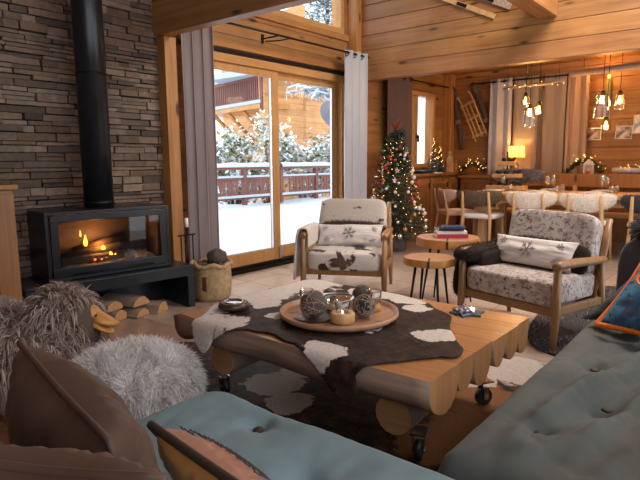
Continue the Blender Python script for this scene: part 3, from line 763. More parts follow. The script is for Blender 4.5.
# fire tools
t = thing('fire_tool_stand', 'black fire tool stand between stove and curtain', 'fire tools', (2.88, 3.78, 0))
MB().lathe([(.10, 0), (.10, .015), (.02, .025)]).build('base', 'black_metal', t)
MB().tube([(0, 0, .02), (0, 0, .60)], .009).box((0, 0, .54), (.17, .02, .012)).build('pole', 'black_metal', t)
for k, dx in enumerate((-.07, -.025, .05)): MB().tube([(dx, -.012, .54), (dx, -.014, .12)], .006).box((dx, -.014, .12), (.035, .012, .07)).build('tool', 'black_metal', t)
t = thing('candle', 'short white candle on the fire tool stand beside the stove', 'candle', (2.88, 3.78, .606))
MB().lathe([(.017, 0), (.017, .075), (.002, .078)], seg=14).build('wax', 'wax', t); MB().tube([(0, 0, .078), (0, 0, .09)], .0015, 5).build('wick', 'black_metal', t)
# log bag
t = thing('log_bag', 'tan leather bag filled with pine cones and kindling below the left curtain', 'bag', (2.98, 3.60, 0))
prof = [(.135, 0), (.155, .03), (.165, .15), (.16, .26), (.165, .30)]
o = MB().lathe(prof, seg=36, wob=.06).build('bag_body', 'leather', t); o.data.materials[0] = MATS['straw']
MB().tube([(.165 * math.cos(a) * (1 + .06 * math.sin(k * 2.1)), .165 * math.sin(a), .30 + .015 * math.sin(k * 1.7)) for k, a in enumerate([i * 2 * math.pi / 24 for i in range(25)])], .018, 8, caps=False).build('rim', 'straw', t)
MB().lathe([(.0005, .22), (.15, .22)], seg=24).build('filling_base', 'twig', t)
MB().bx(-.155, -.115, -.12, -.03, .10, .22).build('patch', 'leather', t, bevel=.01)
rg = random.Random(8)
for i in range(9):
    a = i * .7; r_ = .10 if i else 0
    k = thing('pine_cone', 'small brown pine cone heaped in the tan log bag', 'pine cone', (2.98 + r_ * math.cos(a), 3.60 + r_ * math.sin(a), .27), 0, 'pine cones in the log bag')
    MB().sq((0, 0, .0), (.036, .036, .045), .9, nu=14, nv=12, nz=.5, ns=60, seed=i).build('cone', 'twig', k)
t = thing('wicker_ball', 'large round brown wicker ball on top of the log bag', 'ball', (3.03, 3.58, .35))
MB().sq((0, 0, 0), (.085, .085, .07), 1, nu=24, nv=16, nz=.15, ns=40).build('ball', 'twig', t)

# ------------------------------------------------------------------ woolly duck and pouffes
def furry(t, body, n, L, w, cols, keep=None, **kw):
    s = sampler(body, keep); f = fur(s, n, L, w, cols, **kw); f.build('fur', 'fur', t, kind='stuff')
def pouffe(loc, rx, ry, h, label, n, cols, basecol, seed):
    t = thing('fur_pouffe', label, 'pouffe', loc)
    mb = MB().sq((0, 0, h / 2), (rx, ry, h / 2), .62, nu=40, nv=22, col=basecol, nz=.05); mb.build('body', 'fur', t)
    furry(t, mb, n, .055, .0045, cols, droop=.9, jitter=.45, seed=seed, seg=3, lift=.8, clump=16)
    return t
pouffe((1.27, 2.07, 0), .235, .235, .335, 'round white sheepskin pouffe in front of the stove', 24000, [(.88, .86, .86), (.94, .93, .94), (.78, .72, .68), (.96, .96, .97)], (.66, .58, .52), 1)
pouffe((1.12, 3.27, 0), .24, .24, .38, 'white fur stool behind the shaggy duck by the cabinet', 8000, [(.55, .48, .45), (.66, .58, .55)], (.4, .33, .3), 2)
D = thing('duck_stool', 'shaggy brown sheepskin duck with carved wooden head beside the stove', 'duck', (1.12, 2.66, 0))
body = MB(); body.sq((-.12, .10, .26), (.40, .25, .19), .8, rotm(0, 0, R(-38)), 36, 20, (.16, .11, .09), nz=.1)
body.sq((.10, -.06, .36), (.17, .16, .20), .9, rotm(0, R(10), R(-35)), 30, 18, (.16, .11, .09), nz=.1)
body.sq((.10, -.085, .44), (.10, .09, .11), 1, None, 24, 16, (.16, .11, .09))
body.build('body', 'fur', D)
hd = Vector((.10, -.085, .44))
cols = [(.46, .36, .30), (.36, .27, .22), (.58, .48, .41), (.26, .18, .14), (.70, .60, .53)]
hdir = Vector((.72, -.62, -.30)).normalized()
def keepf(p, nr):
    q = Vector(p) - hd; return not (q.dot(hdir) > .035 and (q - hdir * q.dot(hdir)).length < .10)
s_ = sampler(body, keepf)
fur(s_, 15000, .085, .009, cols, droop=1.6, jitter=.32, clump=26, seg=4, seed=4, lift=.42, grav=.35).build('fur', 'fur', D, kind='stuff')
# carved head: rounded face with a long flat bill
az = math.atan2(hdir.y, hdir.x)
rt = rotm(0, R(30), az)
f_ = hd + hdir * .12 + Vector((0, 0, .012)) + Vector((0, 0, .005))
MB().sq(f_, (.065, .052, .055), .95, rt, 24, 16).build('face', 'orange_wood', D)
def bill(top):
    def fn(u, v):
        x = .02 + .125 * u; w = (.036 * (1 - u) ** .4 + .034 * math.sin(min(1, u * 1.02) * math.pi) ** .6) * (1 if u < .98 else .5)
        a = v * 2 * math.pi; h = (.026 * (1 - u) + .011)
        return f_ + rt @ Vector((x, w * math.cos(a), (.012 if top else -.016) + h * math.sin(a) * (1 if top else .7) - .010 * u + (.02 * u * u if top else 0)))
    return fn
MB().grid(bill(True), 14, 16).build('upper_bill', 'orange_wood', D); MB().grid(bill(False), 14, 16).build('lower_bill', 'orange_wood', D)
for sy in (-1, 1): MB().sq(f_ + rt @ Vector((.035, sy * .042, .026)), (.008, .006, .008), 1, nu=10, nv=8).build('eye', 'black_metal', D)

# ------------------------------------------------------------------ sofa
S = thing('corner_sofa', 'L-shaped sofa with tufted teal velvet mattresses and grey arm', 'sofa', (0, 0, 0))
def mattress(x0, x1, y0, y1, z0, z1, tufts, rc, seed, name='mattress', wk=0, mat='teal_velvet'):
    cx, cy, a, b_ = (x0 + x1) / 2, (y0 + y1) / 2, (x1 - x0) / 2, (y1 - y0) / 2; h = z1 - z0
    def edge(px, py): # rounded rectangle distance inside
        dx = max(abs(px - cx) - (a - rc), 0); dy = max(abs(py - cy) - (b_ - rc), 0)
        return rc - math.hypot(dx, dy) if (dx or dy) else min(a - abs(px - cx), b_ - abs(py - cy))
    def top(u, v):
        # map square to rounded rectangle
        px = x0 + (x1 - x0) * u; py = y0 + (y1 - y0) * v
        dx = abs(px - cx) - (a - rc); dy = abs(py - cy) - (b_ - rc)
        if dx > 0 and dy > 0:
            m = math.hypot(dx, dy)
            if m > 1e-9:
                k = max(dx, dy) / m; px = cx + math.copysign(a - rc + dx * k, px - cx); py = cy + math.copysign(b_ - rc + dy * k, py - cy)
        d = max(0, edge(px, py)); r_ = .07
        z = z1 - (r_ - math.sqrt(max(0, r_ * r_ - max(0, r_ - d) ** 2)))
        z += .007 * noise.noise(Vector((px * 2.2, py * 2.2, seed))) * min(1, d * 12)
        for tx, ty in tufts:
            q = math.hypot(px - tx, py - ty); z -= .036 * math.exp(-(q / .036) ** 2) + .014 * math.exp(-(q / .12) ** 2)
            th = math.atan2(py - ty, px - tx); z -= .006 * math.exp(-q / .12) * (math.sin(th * 5 + tx * 9) ** 8) * min(1, q * 30)
        w = noise.noise(Vector((px * 3 + py * 1.5, py * 10 - px * 3, seed + 5))); z -= .010 * max(0, 1 - abs(w) * 7) * min(1, d * 8) * .6
        if wk:
            q1 = noise.noise(Vector((px * 1.3 + py * 1.8, py * 7.5 + px * 1.2, seed + 9))); q2 = noise.noise(Vector((px * 2.6 - py * 2, py * 15 + px * 3.5, seed + 19)))
            z += wk * ((1 - abs(q1) * 2.2) * 1.0 + (1 - abs(q2) * 2.4) * .45 - .8) * min(1, d * 7)
        return Vector((px, py, z))
    nu, nv = int((x1 - x0) * 62), int((y1 - y0) * 62)
    mb = MB().grid(top, nu, nv)
    def skirt(u, v):
        # perimeter walk
        s = u * 4; k = int(s) % 4; f = s - int(s)
        uu, vv = ((f, 0), (1, f), (1 - f, 1), (0, 1 - f))[k]
        p = top(uu, vv); c = Vector((cx, cy, 0)); out = 1 + .0
        bul = .018 * math.sin(v * math.pi)
        dirv = Vector((p.x - cx, p.y - cy, 0)); dirv = Vector((math.copysign(1, dirv.x) if abs(dirv.x) > a - rc else 0, math.copysign(1, dirv.y) if abs(dirv.y) > b_ - rc else 0, 0))
        return Vector((p.x, p.y, z0 + (p.z - z0) * v)) + dirv * bul
    mb.grid(skirt, 160, 6)
    o = mb.build(name, mat, S)
    for tx, ty in tufts: MB().sq((tx, ty, z1 - .040), (.016, .016, .007), 1, nu=12, nv=8).build('tuft_button', 'brown_piping', o)
    return o
mattress(-.35, 1.165, -.75, 1.40, .235, .42, [(1.055, 1.09), (.92, .80), (.45, 1.1), (.45, .6), (.95, .40), (.45, .1)], .10, 1.5, wk=.003)
mattress(1.18, 3.06, -.30, .605, .235, .425, [(1.52, .445), (1.80, .33), (2.13, .44), (1.58, -.02), (2.2, -.02), (2.8, -.02)], .05, 4.5, wk=.032, mat='teal_velvet_warm_lit')
MB().bx(-.33, 1.13, -.74, 1.36, .06, .232).bx(1.15, 3.08, -.29, .58, .06, .232).build('base', 'grey_velvet', S, bevel=.01)
for x, y in ((-.25, 1.28), (1.02, 1.28), (3.0, .5), (1.3, .5)): MB().tube([(x, y, 0), (x, y, .06)], .02, 8).build('leg', 'black_metal', S)
MB().sq((3.19, .10, .385), (.085, .47, .38), .25, None, 36, 24, nz=.02).build('armrest', 'grey_velvet', S)
MB().sq((3.10, .16, .59), (.05, .26, .17), .4, rotm(0, R(10), 0), 30, 20, nz=.03).build('arm_cushion', 'grey_velvet', S)
MB().sq((2.1, -.38, .42), (1.0, .10, .36), .25, None, 36, 20, nz=.02).build('backrest', 'grey_velvet', S)
t = thing('fur_throw', 'dark purple grey fur throw over the sofa arm at the right edge', 'throw', (3.2, .27, .775))
mb = MB().sq((0, -.02, .02), (.13, .27, .055), .7, None, 24, 14, (.07, .05, .06)); mb.sq((-.105, -.05, -.04), (.03, .22, .08), .7, None, 20, 12, (.07, .05, .06)); mb.build('hide', 'fur', t)
furry(t, mb, 3500, .045, .006, [(.11, .085, .10), (.07, .055, .065), (.16, .13, .15)], droop=.5, jitter=.6, seed=6)

# cushions
def cushion(name, label, cat, corners, th, mat, piping=None, seed=0, mat2=None, pr=.006, group=None):
    o = Vector(corners[0]); t = thing(name, label, cat, tuple(sum((Vector(c) for c in corners), Vector()) / 4), 0, group)
    cc = [Vector(c) - t.location for c in corners]
    if mat2: 
        pillow_mb(*cc, th, side=1, seed=seed).build('front', mat, t); pillow_mb(*cc, th, side=-1, seed=seed).build('back', mat2, t)
    else: pillow_mb(*cc, th, seed=seed).build('cover', mat, t)
    if piping: pillow_edge(*cc, r=pr).build('piping', piping, t)
    return t, cc
cushion('brown_cushion', 'large brown velvet cushion standing upright with its seam towards the camera', 'cushion', [(.505, 1.285, .75), (.40, .73, .74), (.45, .70, .44), (.56, 1.17, .435)], .21, 'brown_velvet', 'brown_velvet', 3)
cushion('brown_cushion', 'dark brown velvet cushion lying nearest the camera in the lower left corner', 'cushion', [(.17, .82, .80), (.335, .50, .80), (.37, .53, .50), (.22, .84, .50)], .20, 'brown_velvet', 'brown_velvet', 9)
cushion('brown_cushion', 'dark brown velvet cushion at the left edge behind the nearest cushion', 'cushion', [(.27, 1.12, .745), (.295, .80, .72), (.32, .82, .46), (.30, 1.12, .46)], .12, 'brown_velvet', 'brown_velvet', 14)
t, cc = cushion('embroidered_cushion', 'gold backed cushion with brown piping and pink embroidered front on the teal mattress', 'cushion', [(.612, .95, .615), (.575, .60, .61), (.68, .56, .43), (.73, .92, .43)], .11, 'pink_suede', 'brown_piping', 5, 'gold_velvet', .009)
# brown stitched herringbone lines on the pink face
em = MB(); P0, P1, P3 = cc[0], cc[1], cc[3]; nr = (P1 - P0).cross(P3 - P0).normalized()
rg = random.Random(3)
for i in range(9):
    for j in range(8):
        u, v = .12 + i * .085, .12 + j * .05
        p = P0 + (P1 - P0) * u + (P3 - P0) * v; a, b2 = abs(2 * u - 1), abs(2 * v - 1)
        hgt = .055 * max(0, (1 - a ** 2.4) * (1 - b2 ** 2.4)) ** .42 + .004
        du = (P1 - P0).normalized() * .009; dv = (P3 - P0).normalized() * .009
        for sgn in (-1, 1): em.tube([p + nr * hgt, p + nr * hgt + du * sgn * (.8 if (i + j) % 3 else .3) + dv], .0015, 4, caps=False)
em.build('embroidery', 'brown_piping', t)
cushion('navy_cushion', 'plain dark navy cushion leaning at the far end of the teal sofa', 'cushion', [(2.58, .60, .445), (2.66, .06, .445), (2.90, .02, .72), (2.90, .40, .70)], .12, 'navy_velvet', None, 4)
t, cc = cushion('printed_cushion', 'blue printed cushion with orange piping at the right edge of the sofa', 'cushion', [(2.50, .52, .455), (2.34, .12, .455), (2.56, .03, .74), (2.70, .385, .73)], .11, 'navy_velvet', 'orange_piping', 7, None, .012)
m, n_, l_, b_ = nt('blue_print'); v_ = coords(n_, l_); f1 = noi(n_, l_, v_, 9, 2); f2 = noi(n_, l_, v_, 26, 3)
c_ = mix(n_, l_, ramp(n_, l_, f2, [(.52, (0, 0, 0)), (.58, (1, 1, 1))]), ramp(n_, l_, f1, [(.4, (.02, .07, .15)), (.6, (.05, .22, .38))]), (.03, .04, .07))
l_.new(c_, b_.inputs['Base Color']); b_.inputs['Roughness'].default_value = .7
t.children[0].data.materials[0] = MATS['blue_print']
nr = (cc[1] - cc[0]).cross(cc[3] - cc[0]).normalized(); nr = nr if nr.x < 0 else -nr
e1 = (cc[1] - cc[0]).normalized(); e2 = (cc[3] - cc[0]).normalized(); q = cc[0] + (cc[1] - cc[0]) * .28 + (cc[3] - cc[0]) * .62 + nr * .072
MB().tube([q + e1 * .045 * math.cos(a) + e2 * .04 * math.sin(a) for a in [i * .3142 for i in range(21)]], .006, 6, caps=False).build('orange_ring', 'orange_piping', t)

# ------------------------------------------------------------------ rugs
def rug_poly(poly, z, n, wob, seed, thick=.006):
    P = [Vector((x, y, 0)) for x, y in poly]; pts = []
    m = len(P)
    for i in range(m):
        for k in range(n):
            t = k / n; a, b, c, d = P[i - 1], P[i], P[(i + 1) % m], P[(i + 2) % m]
            p = .5 * ((2 * b) + (-a + c) * t + (2 * a - 5 * b + 4 * c - d) * t * t + (-a + 3 * b - 3 * c + d) * t ** 3)
            q = noise.noise(p * 4 + Vector((seed, 0, 0))) * wob; pts.append((p.x + q, p.y + q))
    return MB().prism(pts, z, z + thick)
t = thing('cowhide_rug', 'black white and brown cowhide rug under the log coffee table', 'rug', (2.1, 1.6, .0))
mb = rug_poly([(x - 2.1, y - 1.6) for x, y in [(2.05, 2.85), (1.75, 2.5), (1.62, 2.55), (1.35, 2.1), (1.30, 1.5), (1.20, .9), (1.7, .55), (2.3, .62), (2.9, .72), (3.12, .95), (3.02, 1.25), (2.6, 1.35), (2.75, 2.0), (2.65, 2.7), (2.3, 2.65)]], .001, 8, .05, 3)
mb.build('hide', 'hide_rug', t)
t = thing('shaggy_rug', 'dark speckled shaggy rug under the armchair with the snowflake cushion and brown fur', 'rug', (4.3, .55, 0))
mb = rug_poly([(-.85, .55), (-.95, -.1), (-.8, -.8), (.2, -.95), (1.1, -.6), (1.2, .4), (.6, .75)], .001, 6, .03, 9, .012)
mb.build('base', 'charcoal_fur_base', t)
fur(sampler(mb, None), 9000, .03, .005, [(.05, .045, .05), (.10, .09, .09), (.42, .38, .38), (.25, .22, .23)], droop=.6, jitter=.7, seed=8).build('pile', 'fur', t, kind='stuff')

# ------------------------------------------------------------------ log coffee table
X0, X1, TY0, TY1, TZ = 1.575, 2.555, .82, 2.17, .42
T_ = thing('coffee_table', 'low rustic coffee table of half logs on castors with a cowhide across it', 'table', ((X0 + X1) / 2, (TY0 + TY1) / 2, 0))
TW = (X1 - X0) / 2; TL = (TY1 - TY0) / 2
rg = random.Random(12); n = 6; WS = [.225, .145, .175, .135, .155, .145]; xa = -TW
for k in range(n):
    w = WS[k]; cx = xa + w / 2; xa += w; r_ = w / 2 - .002; dz = [.150, .125, .15, .12, .135, .145][k]
    y0, y1 = -TL + rg.uniform(-.006, .006), TL + [.06, .02, .03, -.02, .04, .02][k]
    prof = [(-r_, TZ), (r_, TZ)]
    m_ = 12
    for i in range(1, m_): 
        a = math.pi * i / m_; prof.append((r_ * math.cos(a) ** 1 if True else 0, TZ - dz * math.sin(a) ** .6))
    prof = [(cx + x, z) for x, z in prof]; nn = len(prof); mb = MB(); rows = 22
    vs = []
    for j in range(rows + 1):
        y = y0 + (y1 - y0) * j / rows
        for i, (x, z) in enumerate(prof):
            q = noise.noise(Vector((x * 9, y * 2.2, z * 9 + k))) * .014 * (0 if i < 2 else 1)
            ex = 0
            if k == 0 and i not in (1,): 
                ex = .028 * noise.noise(Vector((0, y * 2.4, 3))) if i > 0 else .02 * noise.noise(Vector((0, y * 2.4, 3)))
                ex += .05 * max(0, (y - .35)) if y > .35 else 0
            zz = z + q
            if k == 0 and y > TL: zz = z - (y - TL) * .25 - .004
            vs.append(Vector((x + q * .6 + ex, y, zz)))
    top, side = [], []
    for j in range(rows):
        for i in range(nn):
            a, b = j * nn + i, j * nn + (i + 1) % nn
            (top if i == 0 else side).append((a, a + nn, b + nn, b) if True else None)
    mb.add(vs, top + [tuple(range(nn)), tuple(range(rows * nn, rows * nn + nn))[::-1]]); mb.mi = [0] * len(top) + [2, 2]
    mb.cur = 1; o_ = 0
    mb.f += side; mb.c += [(1, 1, 1)] * len(side); mb.sm += [True] * len(side); mb.mi += [1] * len(side)
    mb.build('half_log', ('table_wood', 'bark_wood', 'end_grain'), T_)
for yy in (-.465, .50):
    mb = MB(); cl = MB()
    mb.tube([(-.365, yy, .198), (.40, yy, .205)], [.077, .068], 16, sx=1.0)
    o = mb.build('cross_log', 'bark_wood', T_)
    MB().tube([(-.368, yy, .198), (-.365, yy, .198)], .0765, 16).build('cut_end', 'log_cut', o)
    MB().bx(-.33, -.25, yy - .07, yy + .07, .270, .282).build('steel_plate', 'steel_plate', o)
def castor(x, y, rz, r_=.04):
    o = MB().box((0, 0, 2 * r_ + .035), (.075, .06, .006)).box((0, -.022, r_ + .022), (.028, .003, .055)).box((0, .022, r_ + .022), (.028, .003, .055)).build('castor', 'chrome', T_)
    o.location = (x, y, .006); o.rotation_euler = (0, 0, rz)
    MB().tube([(0, -.014, r_), (0, .014, r_)], r_, 20).build('wheel', 'rubber', o)
    MB().tube([(0, -.026, r_), (0, .026, r_)], .010, 10).build('axle', 'chrome', o)
castor(-.33, .53, R(70)); castor(.34, .53, R(20)); castor(-.28, -.53, R(20)); castor(.34, -.53, R(-30))

# cowhide spread over the table, folding down over its front edge
hx = X0 + .012
OUT = [(1.83, 2.15), (1.70, 2.09), (1.60, 2.03), (1.49, 2.01), (1.43, 1.94), (1.49, 1.88), (1.60, 1.85), (1.645, 1.80), (1.61, 1.74), (1.605, 1.66), (1.62, 1.58), (1.59, 1.48), (1.585, 1.40), (1.54, 1.31), (1.49, 1.25), (1.44, 1.19), (1.42, 1.14), (1.46, 1.09), (1.54, 1.10), (1.59, 1.16), (1.676, 1.247), (1.776, 1.301), (1.847, 1.295), (1.979, 1.24), (1.937, 1.093), (1.873, .994), (1.81, .90), (1.84, .845), (1.93, .86), (2.005, .922), (2.161, 1.028), (2.322, 1.101), (2.40, 1.22), (2.47, 1.30), (2.52, 1.45), (2.54, 1.58), (2.545, 1.9), (2.54, 2.14), (2.2, 2.16)]
def inside(p, poly):
    c = False; j = len(poly) - 1
    for i in range(len(poly)):
        if (poly[i][1] > p[1]) != (poly[j][1] > p[1]) and p[0] < (poly[j][0] - poly[i][0]) * (p[1] - poly[i][1]) / (poly[j][1] - poly[i][1]) + poly[i][0]: c = not c
        j = i
    return c
OS = []
m_ = len(OUT)
for i in range(m_):
    for k in range(6):
        t = k / 6; a, b, c, d = [Vector((*OUT[(i + q) % m_], 0)) for q in (-1, 0, 1, 2)]
        p = .5 * ((2 * b) + (-a + c) * t + (2 * a - 5 * b + 4 * c - d) * t * t + (-a + 3 * b - 3 * c + d) * t ** 3); OS.append((p.x, p.y))
bm = bmesh.new(); step = .0155
bvs = [bm.verts.new((x, y, 0)) for x, y in OS]; bm.faces.new(bvs)
bmesh.ops.triangulate(bm, faces=bm.faces[:])
for axis, lo, hi in ((0, 1.28, 2.56), (1, .83, 2.44)):
    v = lo
    while v < hi:
        no = [0, 0, 0]; no[axis] = 1; co = [0, 0, 0]; co[axis] = v
        bmesh.ops.bisect_plane(bm, geom=bm.verts[:] + bm.edges[:] + bm.faces[:], plane_co=co, plane_no=no); v += step * 1.5
bmesh.ops.recalc_face_normals(bm, faces=bm.faces[:])
if sum(f.normal.z for f in bm.faces) < 0: bmesh.ops.reverse_faces(bm, faces=bm.faces[:])
for v in bm.verts:
    x, y = v.co.x, v.co.y; wav = .003 + .0035 * (1 + noise.noise(Vector((x * 7, y * 7, 2)))); 
    if x >= hx: z = TZ + .005 + wav * .6; X = x
    else:
        d_ = hx - x; rr_ = .03; L = rr_ * math.pi / 2
        if d_ < L: a = d_ / rr_; X = hx - rr_ * math.sin(a) * 1.0; z = TZ + .008 - rr_ * (1 - math.cos(a))
        else: X = hx - rr_ - .012 * noise.noise(Vector((x * 6, y * 8, 0))) - .0 ; z = TZ + .008 - rr_ - (d_ - L)
        X -= .012
    v.co = (X - 2.06, y - 1.59, z)
me = bpy.data.meshes.new('cowhide_throw'); bm.to_mesh(me); bm.free(); me.materials.append(MATS['hide_table'])
o = bpy.data.objects.new('cowhide_throw', me); C.objects.link(o); o.location = (2.06, 1.59, 0)
for p in me.polygons: p.use_smooth = True
md = o.modifiers.new('t', 'SOLIDIFY'); md.thickness = .003; md.offset = 0
tag(o, 'dark brown and white cowhide draped over the log coffee table', 'cowhide')

# round board and what stands on it
ZB = TZ + .016
t = thing('round_tray', 'round wooden board tray in the middle of the coffee table', 'tray', (1.985, 1.50, ZB))
MB().lathe([(.0005, .012), (.25, .012), (.262, .018), (.268, .033), (.274, .033), (.275, .016), (.25, .0), (.0005, 0)][::-1], seg=56).build('board', 'slice_wood', t)
for k in range(7):
    a = k * .9 + .3; MB().box((.215 * math.cos(a), .215 * math.sin(a), .0125), (.045, .02, .004), rotm(0, 0, a + .5)).build('bark_inlay', 'bark_wood', t)
ZT = ZB + .014
def twig_ball(loc, r_, label, mat='twig', mat2='twig_light', n=80, seed=0):
    t = thing('twig_ball', label, 'decorative ball', loc); rg = random.Random(seed)
    MB().sq((0, 0, 0), (r_ * .92,) * 3, 1, nu=26, nv=18, nz=.1, ns=30).build('core', mat, t)
    mb = MB()
    for i in range(n):
        ax = Vector((rg.gauss(0, 1), rg.gauss(0, 1), rg.gauss(0, 1))).normalized(); a = ax.orthogonal().normalized(); b = ax.cross(a); h = rg.uniform(-.6, .6); s0 = rg.uniform(0, 6.28); ln = rg.uniform(.6, 1.6)
        rr_ = r_ * math.sqrt(1 - h * h); mb.tube([ax * h * r_ + (a * math.cos(s0 + ln * q / 5) + b * math.sin(s0 + ln * q / 5)) * rr_ for q in range(6)], r_ * .022, 4, caps=False)
    mb.build('twigs', mat2, t)
twig_ball((1.862, 1.55, ZT + .062), .062, 'large brown twig ball at the left front of the round tray', seed=1)
twig_ball((2.00, 1.37, ZT + .052), .052, 'open light twig ball beside the wooden tealight holder', 'char', 'twig_light', 130, 2)
twig_ball((2.175, 1.50, ZT + .050), .050, 'dark brown ball behind the glass at the right rear of the tray', 'twig', 'twig', 60, 3)
twig_ball((2.12, 1.66, ZT + .036), .036, 'smallest brown ball behind the glass bowl', 'twig', 'twig_light', 40, 4)
t = thing('dark_plate', 'small dark round plate under the twig ball on the tray', 'plate', (1.86, 1.54, ZT - .001))
MB().lathe([(.0005, 0), (.075, 0), (.088, .006), (.086, .008), (.07, .003), (.0005, .002)], seg=32).build('plate', 'dark_wood_dish', t)
t = thing('tealight_holder', 'pale round wooden tealight holder with glass at the front of the tray', 'candle holder', (1.885, 1.405, ZT))
MB().lathe([(.050, 0), (.054, .004), (.054, .040), (.050, .044), (.030, .044), (.030, .02), (.0005, .02)], seg=32).build('wooden_base', 'pale_wood', t)
MB().lathe([(.028, .022), (.030, .06), (.036, .095), (.034, .095), (.028, .06), (.026, .024)], seg=28).build('glass_cup', 'jar_glass', t)
MB().lathe([(.019, .022), (.019, .036), (.0005, .036)], seg=20).build('tealight', 'wax', t); MB().sq((0, 0, .045), (.004, .004, .008), 1, nu=8, nv=8).build('flame', 'tealight_flame', t)
t = thing('glass_bowl', 'wide clear glass bowl with a silver rim in the centre of the tray', 'bowl', (2.02, 1.545, ZT))
MB().lathe([(.0005, 0), (.04, .0), (.06, .02), (.082, .05), (.088, .062), (.085, .062), (.058, .024), (.0005, .006)], seg=36).build('bowl', 'jar_glass', t)
MB().tube([(.087 * math.cos(i * .2618), .087 * math.sin(i * .2618), .062) for i in range(25)], .003, 6, caps=False).build('rim', 'silver', t)
MB().lathe([(.0005, .010), (.045, .010), (.052, .022), (.0005, .026)], seg=24).build('candle_wax', 'wax', t)
def tumbler(loc, label):
    t = thing('glass_candle_holder', label, 'candle holder', loc)
    MB().lathe([(.026, 0), (.030, .004), (.029, .036), (.0005, .038)], seg=24).build('wooden_base', 'orange_wood', t)
    MB().lathe([(.026, .038), (.034, .05), (.035, .10), (.033, .10), (.031, .052), (.0005, .042)], seg=28).build('glass_cup', 'jar_glass', t)
tumbler((2.12, 1.395, ZT), 'clear glass on small amber wooden base at the right of the tray')
t = thing('glass_tumbler', 'clear drinking glass at the left rear of the tray', 'glass', (1.99, 1.70, ZT))
MB().lathe([(.0005, .004), (.030, .004), (.034, .085), (.032, .085), (.028, .010), (.0005, .008)], seg=28).build('glass', 'jar_glass', t)
# dark dish on the left of the table
t = thing('round_dish', 'dark wooden ring dish with chrome centre on the left end of the cowhide', 'dish', (1.78, 1.99, ZB - .002))
MB().lathe([(.052, 0), (.072, .006), (.078, .02), (.070, .034), (.055, .038), (.045, .030), (.042, .012), (.0005, .010)], seg=40).build('ring', 'dark_wood_dish', t)
MB().lathe([(.044, .034), (.050, .040), (.044, .042), (.030, .026), (.026, .012), (.0005, .011)], seg=32).build('chrome_insert', 'chrome', t)
t = thing('star_dish', 'dark blue metal star dish filled with small silver stars on the table end', 'dish', (2.44, 1.075, TZ + .001))
pl = [(r_ * math.cos(i * math.pi / 6 + .2), r_ * math.sin(i * math.pi / 6 + .2)) for i, r_ in enumerate([.088, .052] * 6)]
MB().prism(pl, 0, .012).build('plate', 'blue_star', t, bevel=.003)
rg = random.Random(5)
for i in range(14):
    x, y, s = rg.uniform(-.05, .05), rg.uniform(-.05, .05), rg.uniform(.012, .02); rt2 = rotm(rg.uniform(-.4, .4), rg.uniform(-.4, .4), rg.uniform(0, 3))
    st = MB(); pp = [(s * (1 if q % 2 == 0 else .45) * math.cos(q * math.pi / 5), s * (1 if q % 2 == 0 else .45) * math.sin(q * math.pi / 5)) for q in range(10)]
    st.prism(pp, 0, .006, M=Matrix.Translation((x, y, .013 + .012 * (i % 3) / 2)) @ rt2.to_4x4()); st.build('silver_star', 'silver', t)

# ------------------------------------------------------------------ armchairs
def flake(mb, c, u, v, nrm, s):
    for k in range(6):
        a = k * math.pi / 3 + .2; d = u * math.cos(a) + v * math.sin(a); e = u * math.cos(a + .6) + v * math.sin(a + .6); g = u * math.cos(a - .6) + v * math.sin(a - .6)
        mb.tube([c, c + d * s], s * .06, 4, caps=False)
        for q in (e, g): mb.tube([c + d * s * .45, c + d * s * .45 + q * s * .35], s * .05, 4, caps=False)
def armchair(loc, rz, label, hs, hb, sc_, armz, seat_z, back_h):
    t = thing('armchair', label, 'armchair', loc, rz); t.scale = sc_
    a = armz
    for sx in (-1, 1):
        x = sx * .345
        MB().tube([(x * 1.01, -.37, .0), (x, -.345, .25), (x, -.345, a - .015)], [.017, .028, .022], 12, sx=1.25).build('front_leg', 'chair_wood', t)
        MB().tube([(x * 1.01, .36, .0), (x, .30, .25), (x, .27, a - .02)], [.015, .024, .02], 12, sx=1.2).build('rear_leg', 'chair_wood', t)
        MB().tube([(x, -.375, a - .004), (x, -.345, a + .006), (x, -.1, a + .004), (x, .15, a - .006), (x, .30, a - .008)], [.020, .026, .028, .026, .022], 10, sx=1.25, up=(0, 0, 1)).build('armrest', 'chair_wood', t)
        MB().box((x, -.03, .245), (.028, .62, .05)).build('side_rail', 'chair_wood', t, bevel=.006)
        MB().tube([(sx * .315, .22, .24), (sx * .320, .30, .42), (sx * .322, .36, .60), (sx * .318, .43, back_h - .01)], [.022, .026, .028, .020], 10, sx=.7).build('back_post', 'chair_wood', t)
    MB().box((0, -.335, .235), (.66, .03, .055)).build('front_rail', 'chair_wood', t, bevel=.006)
    MB().box((0, .24, .235), (.62, .03, .05)).build('rear_rail', 'chair_wood', t, bevel=.006)
    for k in range(3): MB().tube([(-.31, .31 + .035 * k, .40 + .12 * k), (.31, .31 + .035 * k, .40 + .12 * k)], .012, 8).build('back_slat', 'chair_wood', t)
    zc = seat_z
    MB().sq((0, -.035, zc), (.328, .345, .085), .26, None, 44, 24, nz=.015).build('seat_cushion', hs, t)
    rt = rotm(R(-17), 0, 0)
    MB().sq((0, .275, (zc + .07 + back_h) / 2), (.312, .08, (back_h - zc - .02) / 2), .28, rt, 44, 28, nz=.02).build('back_cushion', hb, t)
    return t
A1p, A1r = (3.903, 2.833), R(-62.8)
a1 = armchair((*A1p, 0), A1r, 'oak framed armchair in brown and white cowhide before the sliding door', 'hide_seat', 'hide_back', (.98, .96, 1), .535, .325, .775)
A2p, A2r = (3.731, 1.196), R(-106.2)
a2 = armchair((*A2p, 0), A2r, 'oak framed armchair in speckled brown hide beside the coffee table', 'hide_speckled', 'hide_speckled', (1.04, .78, 1), .52, .345, .77)
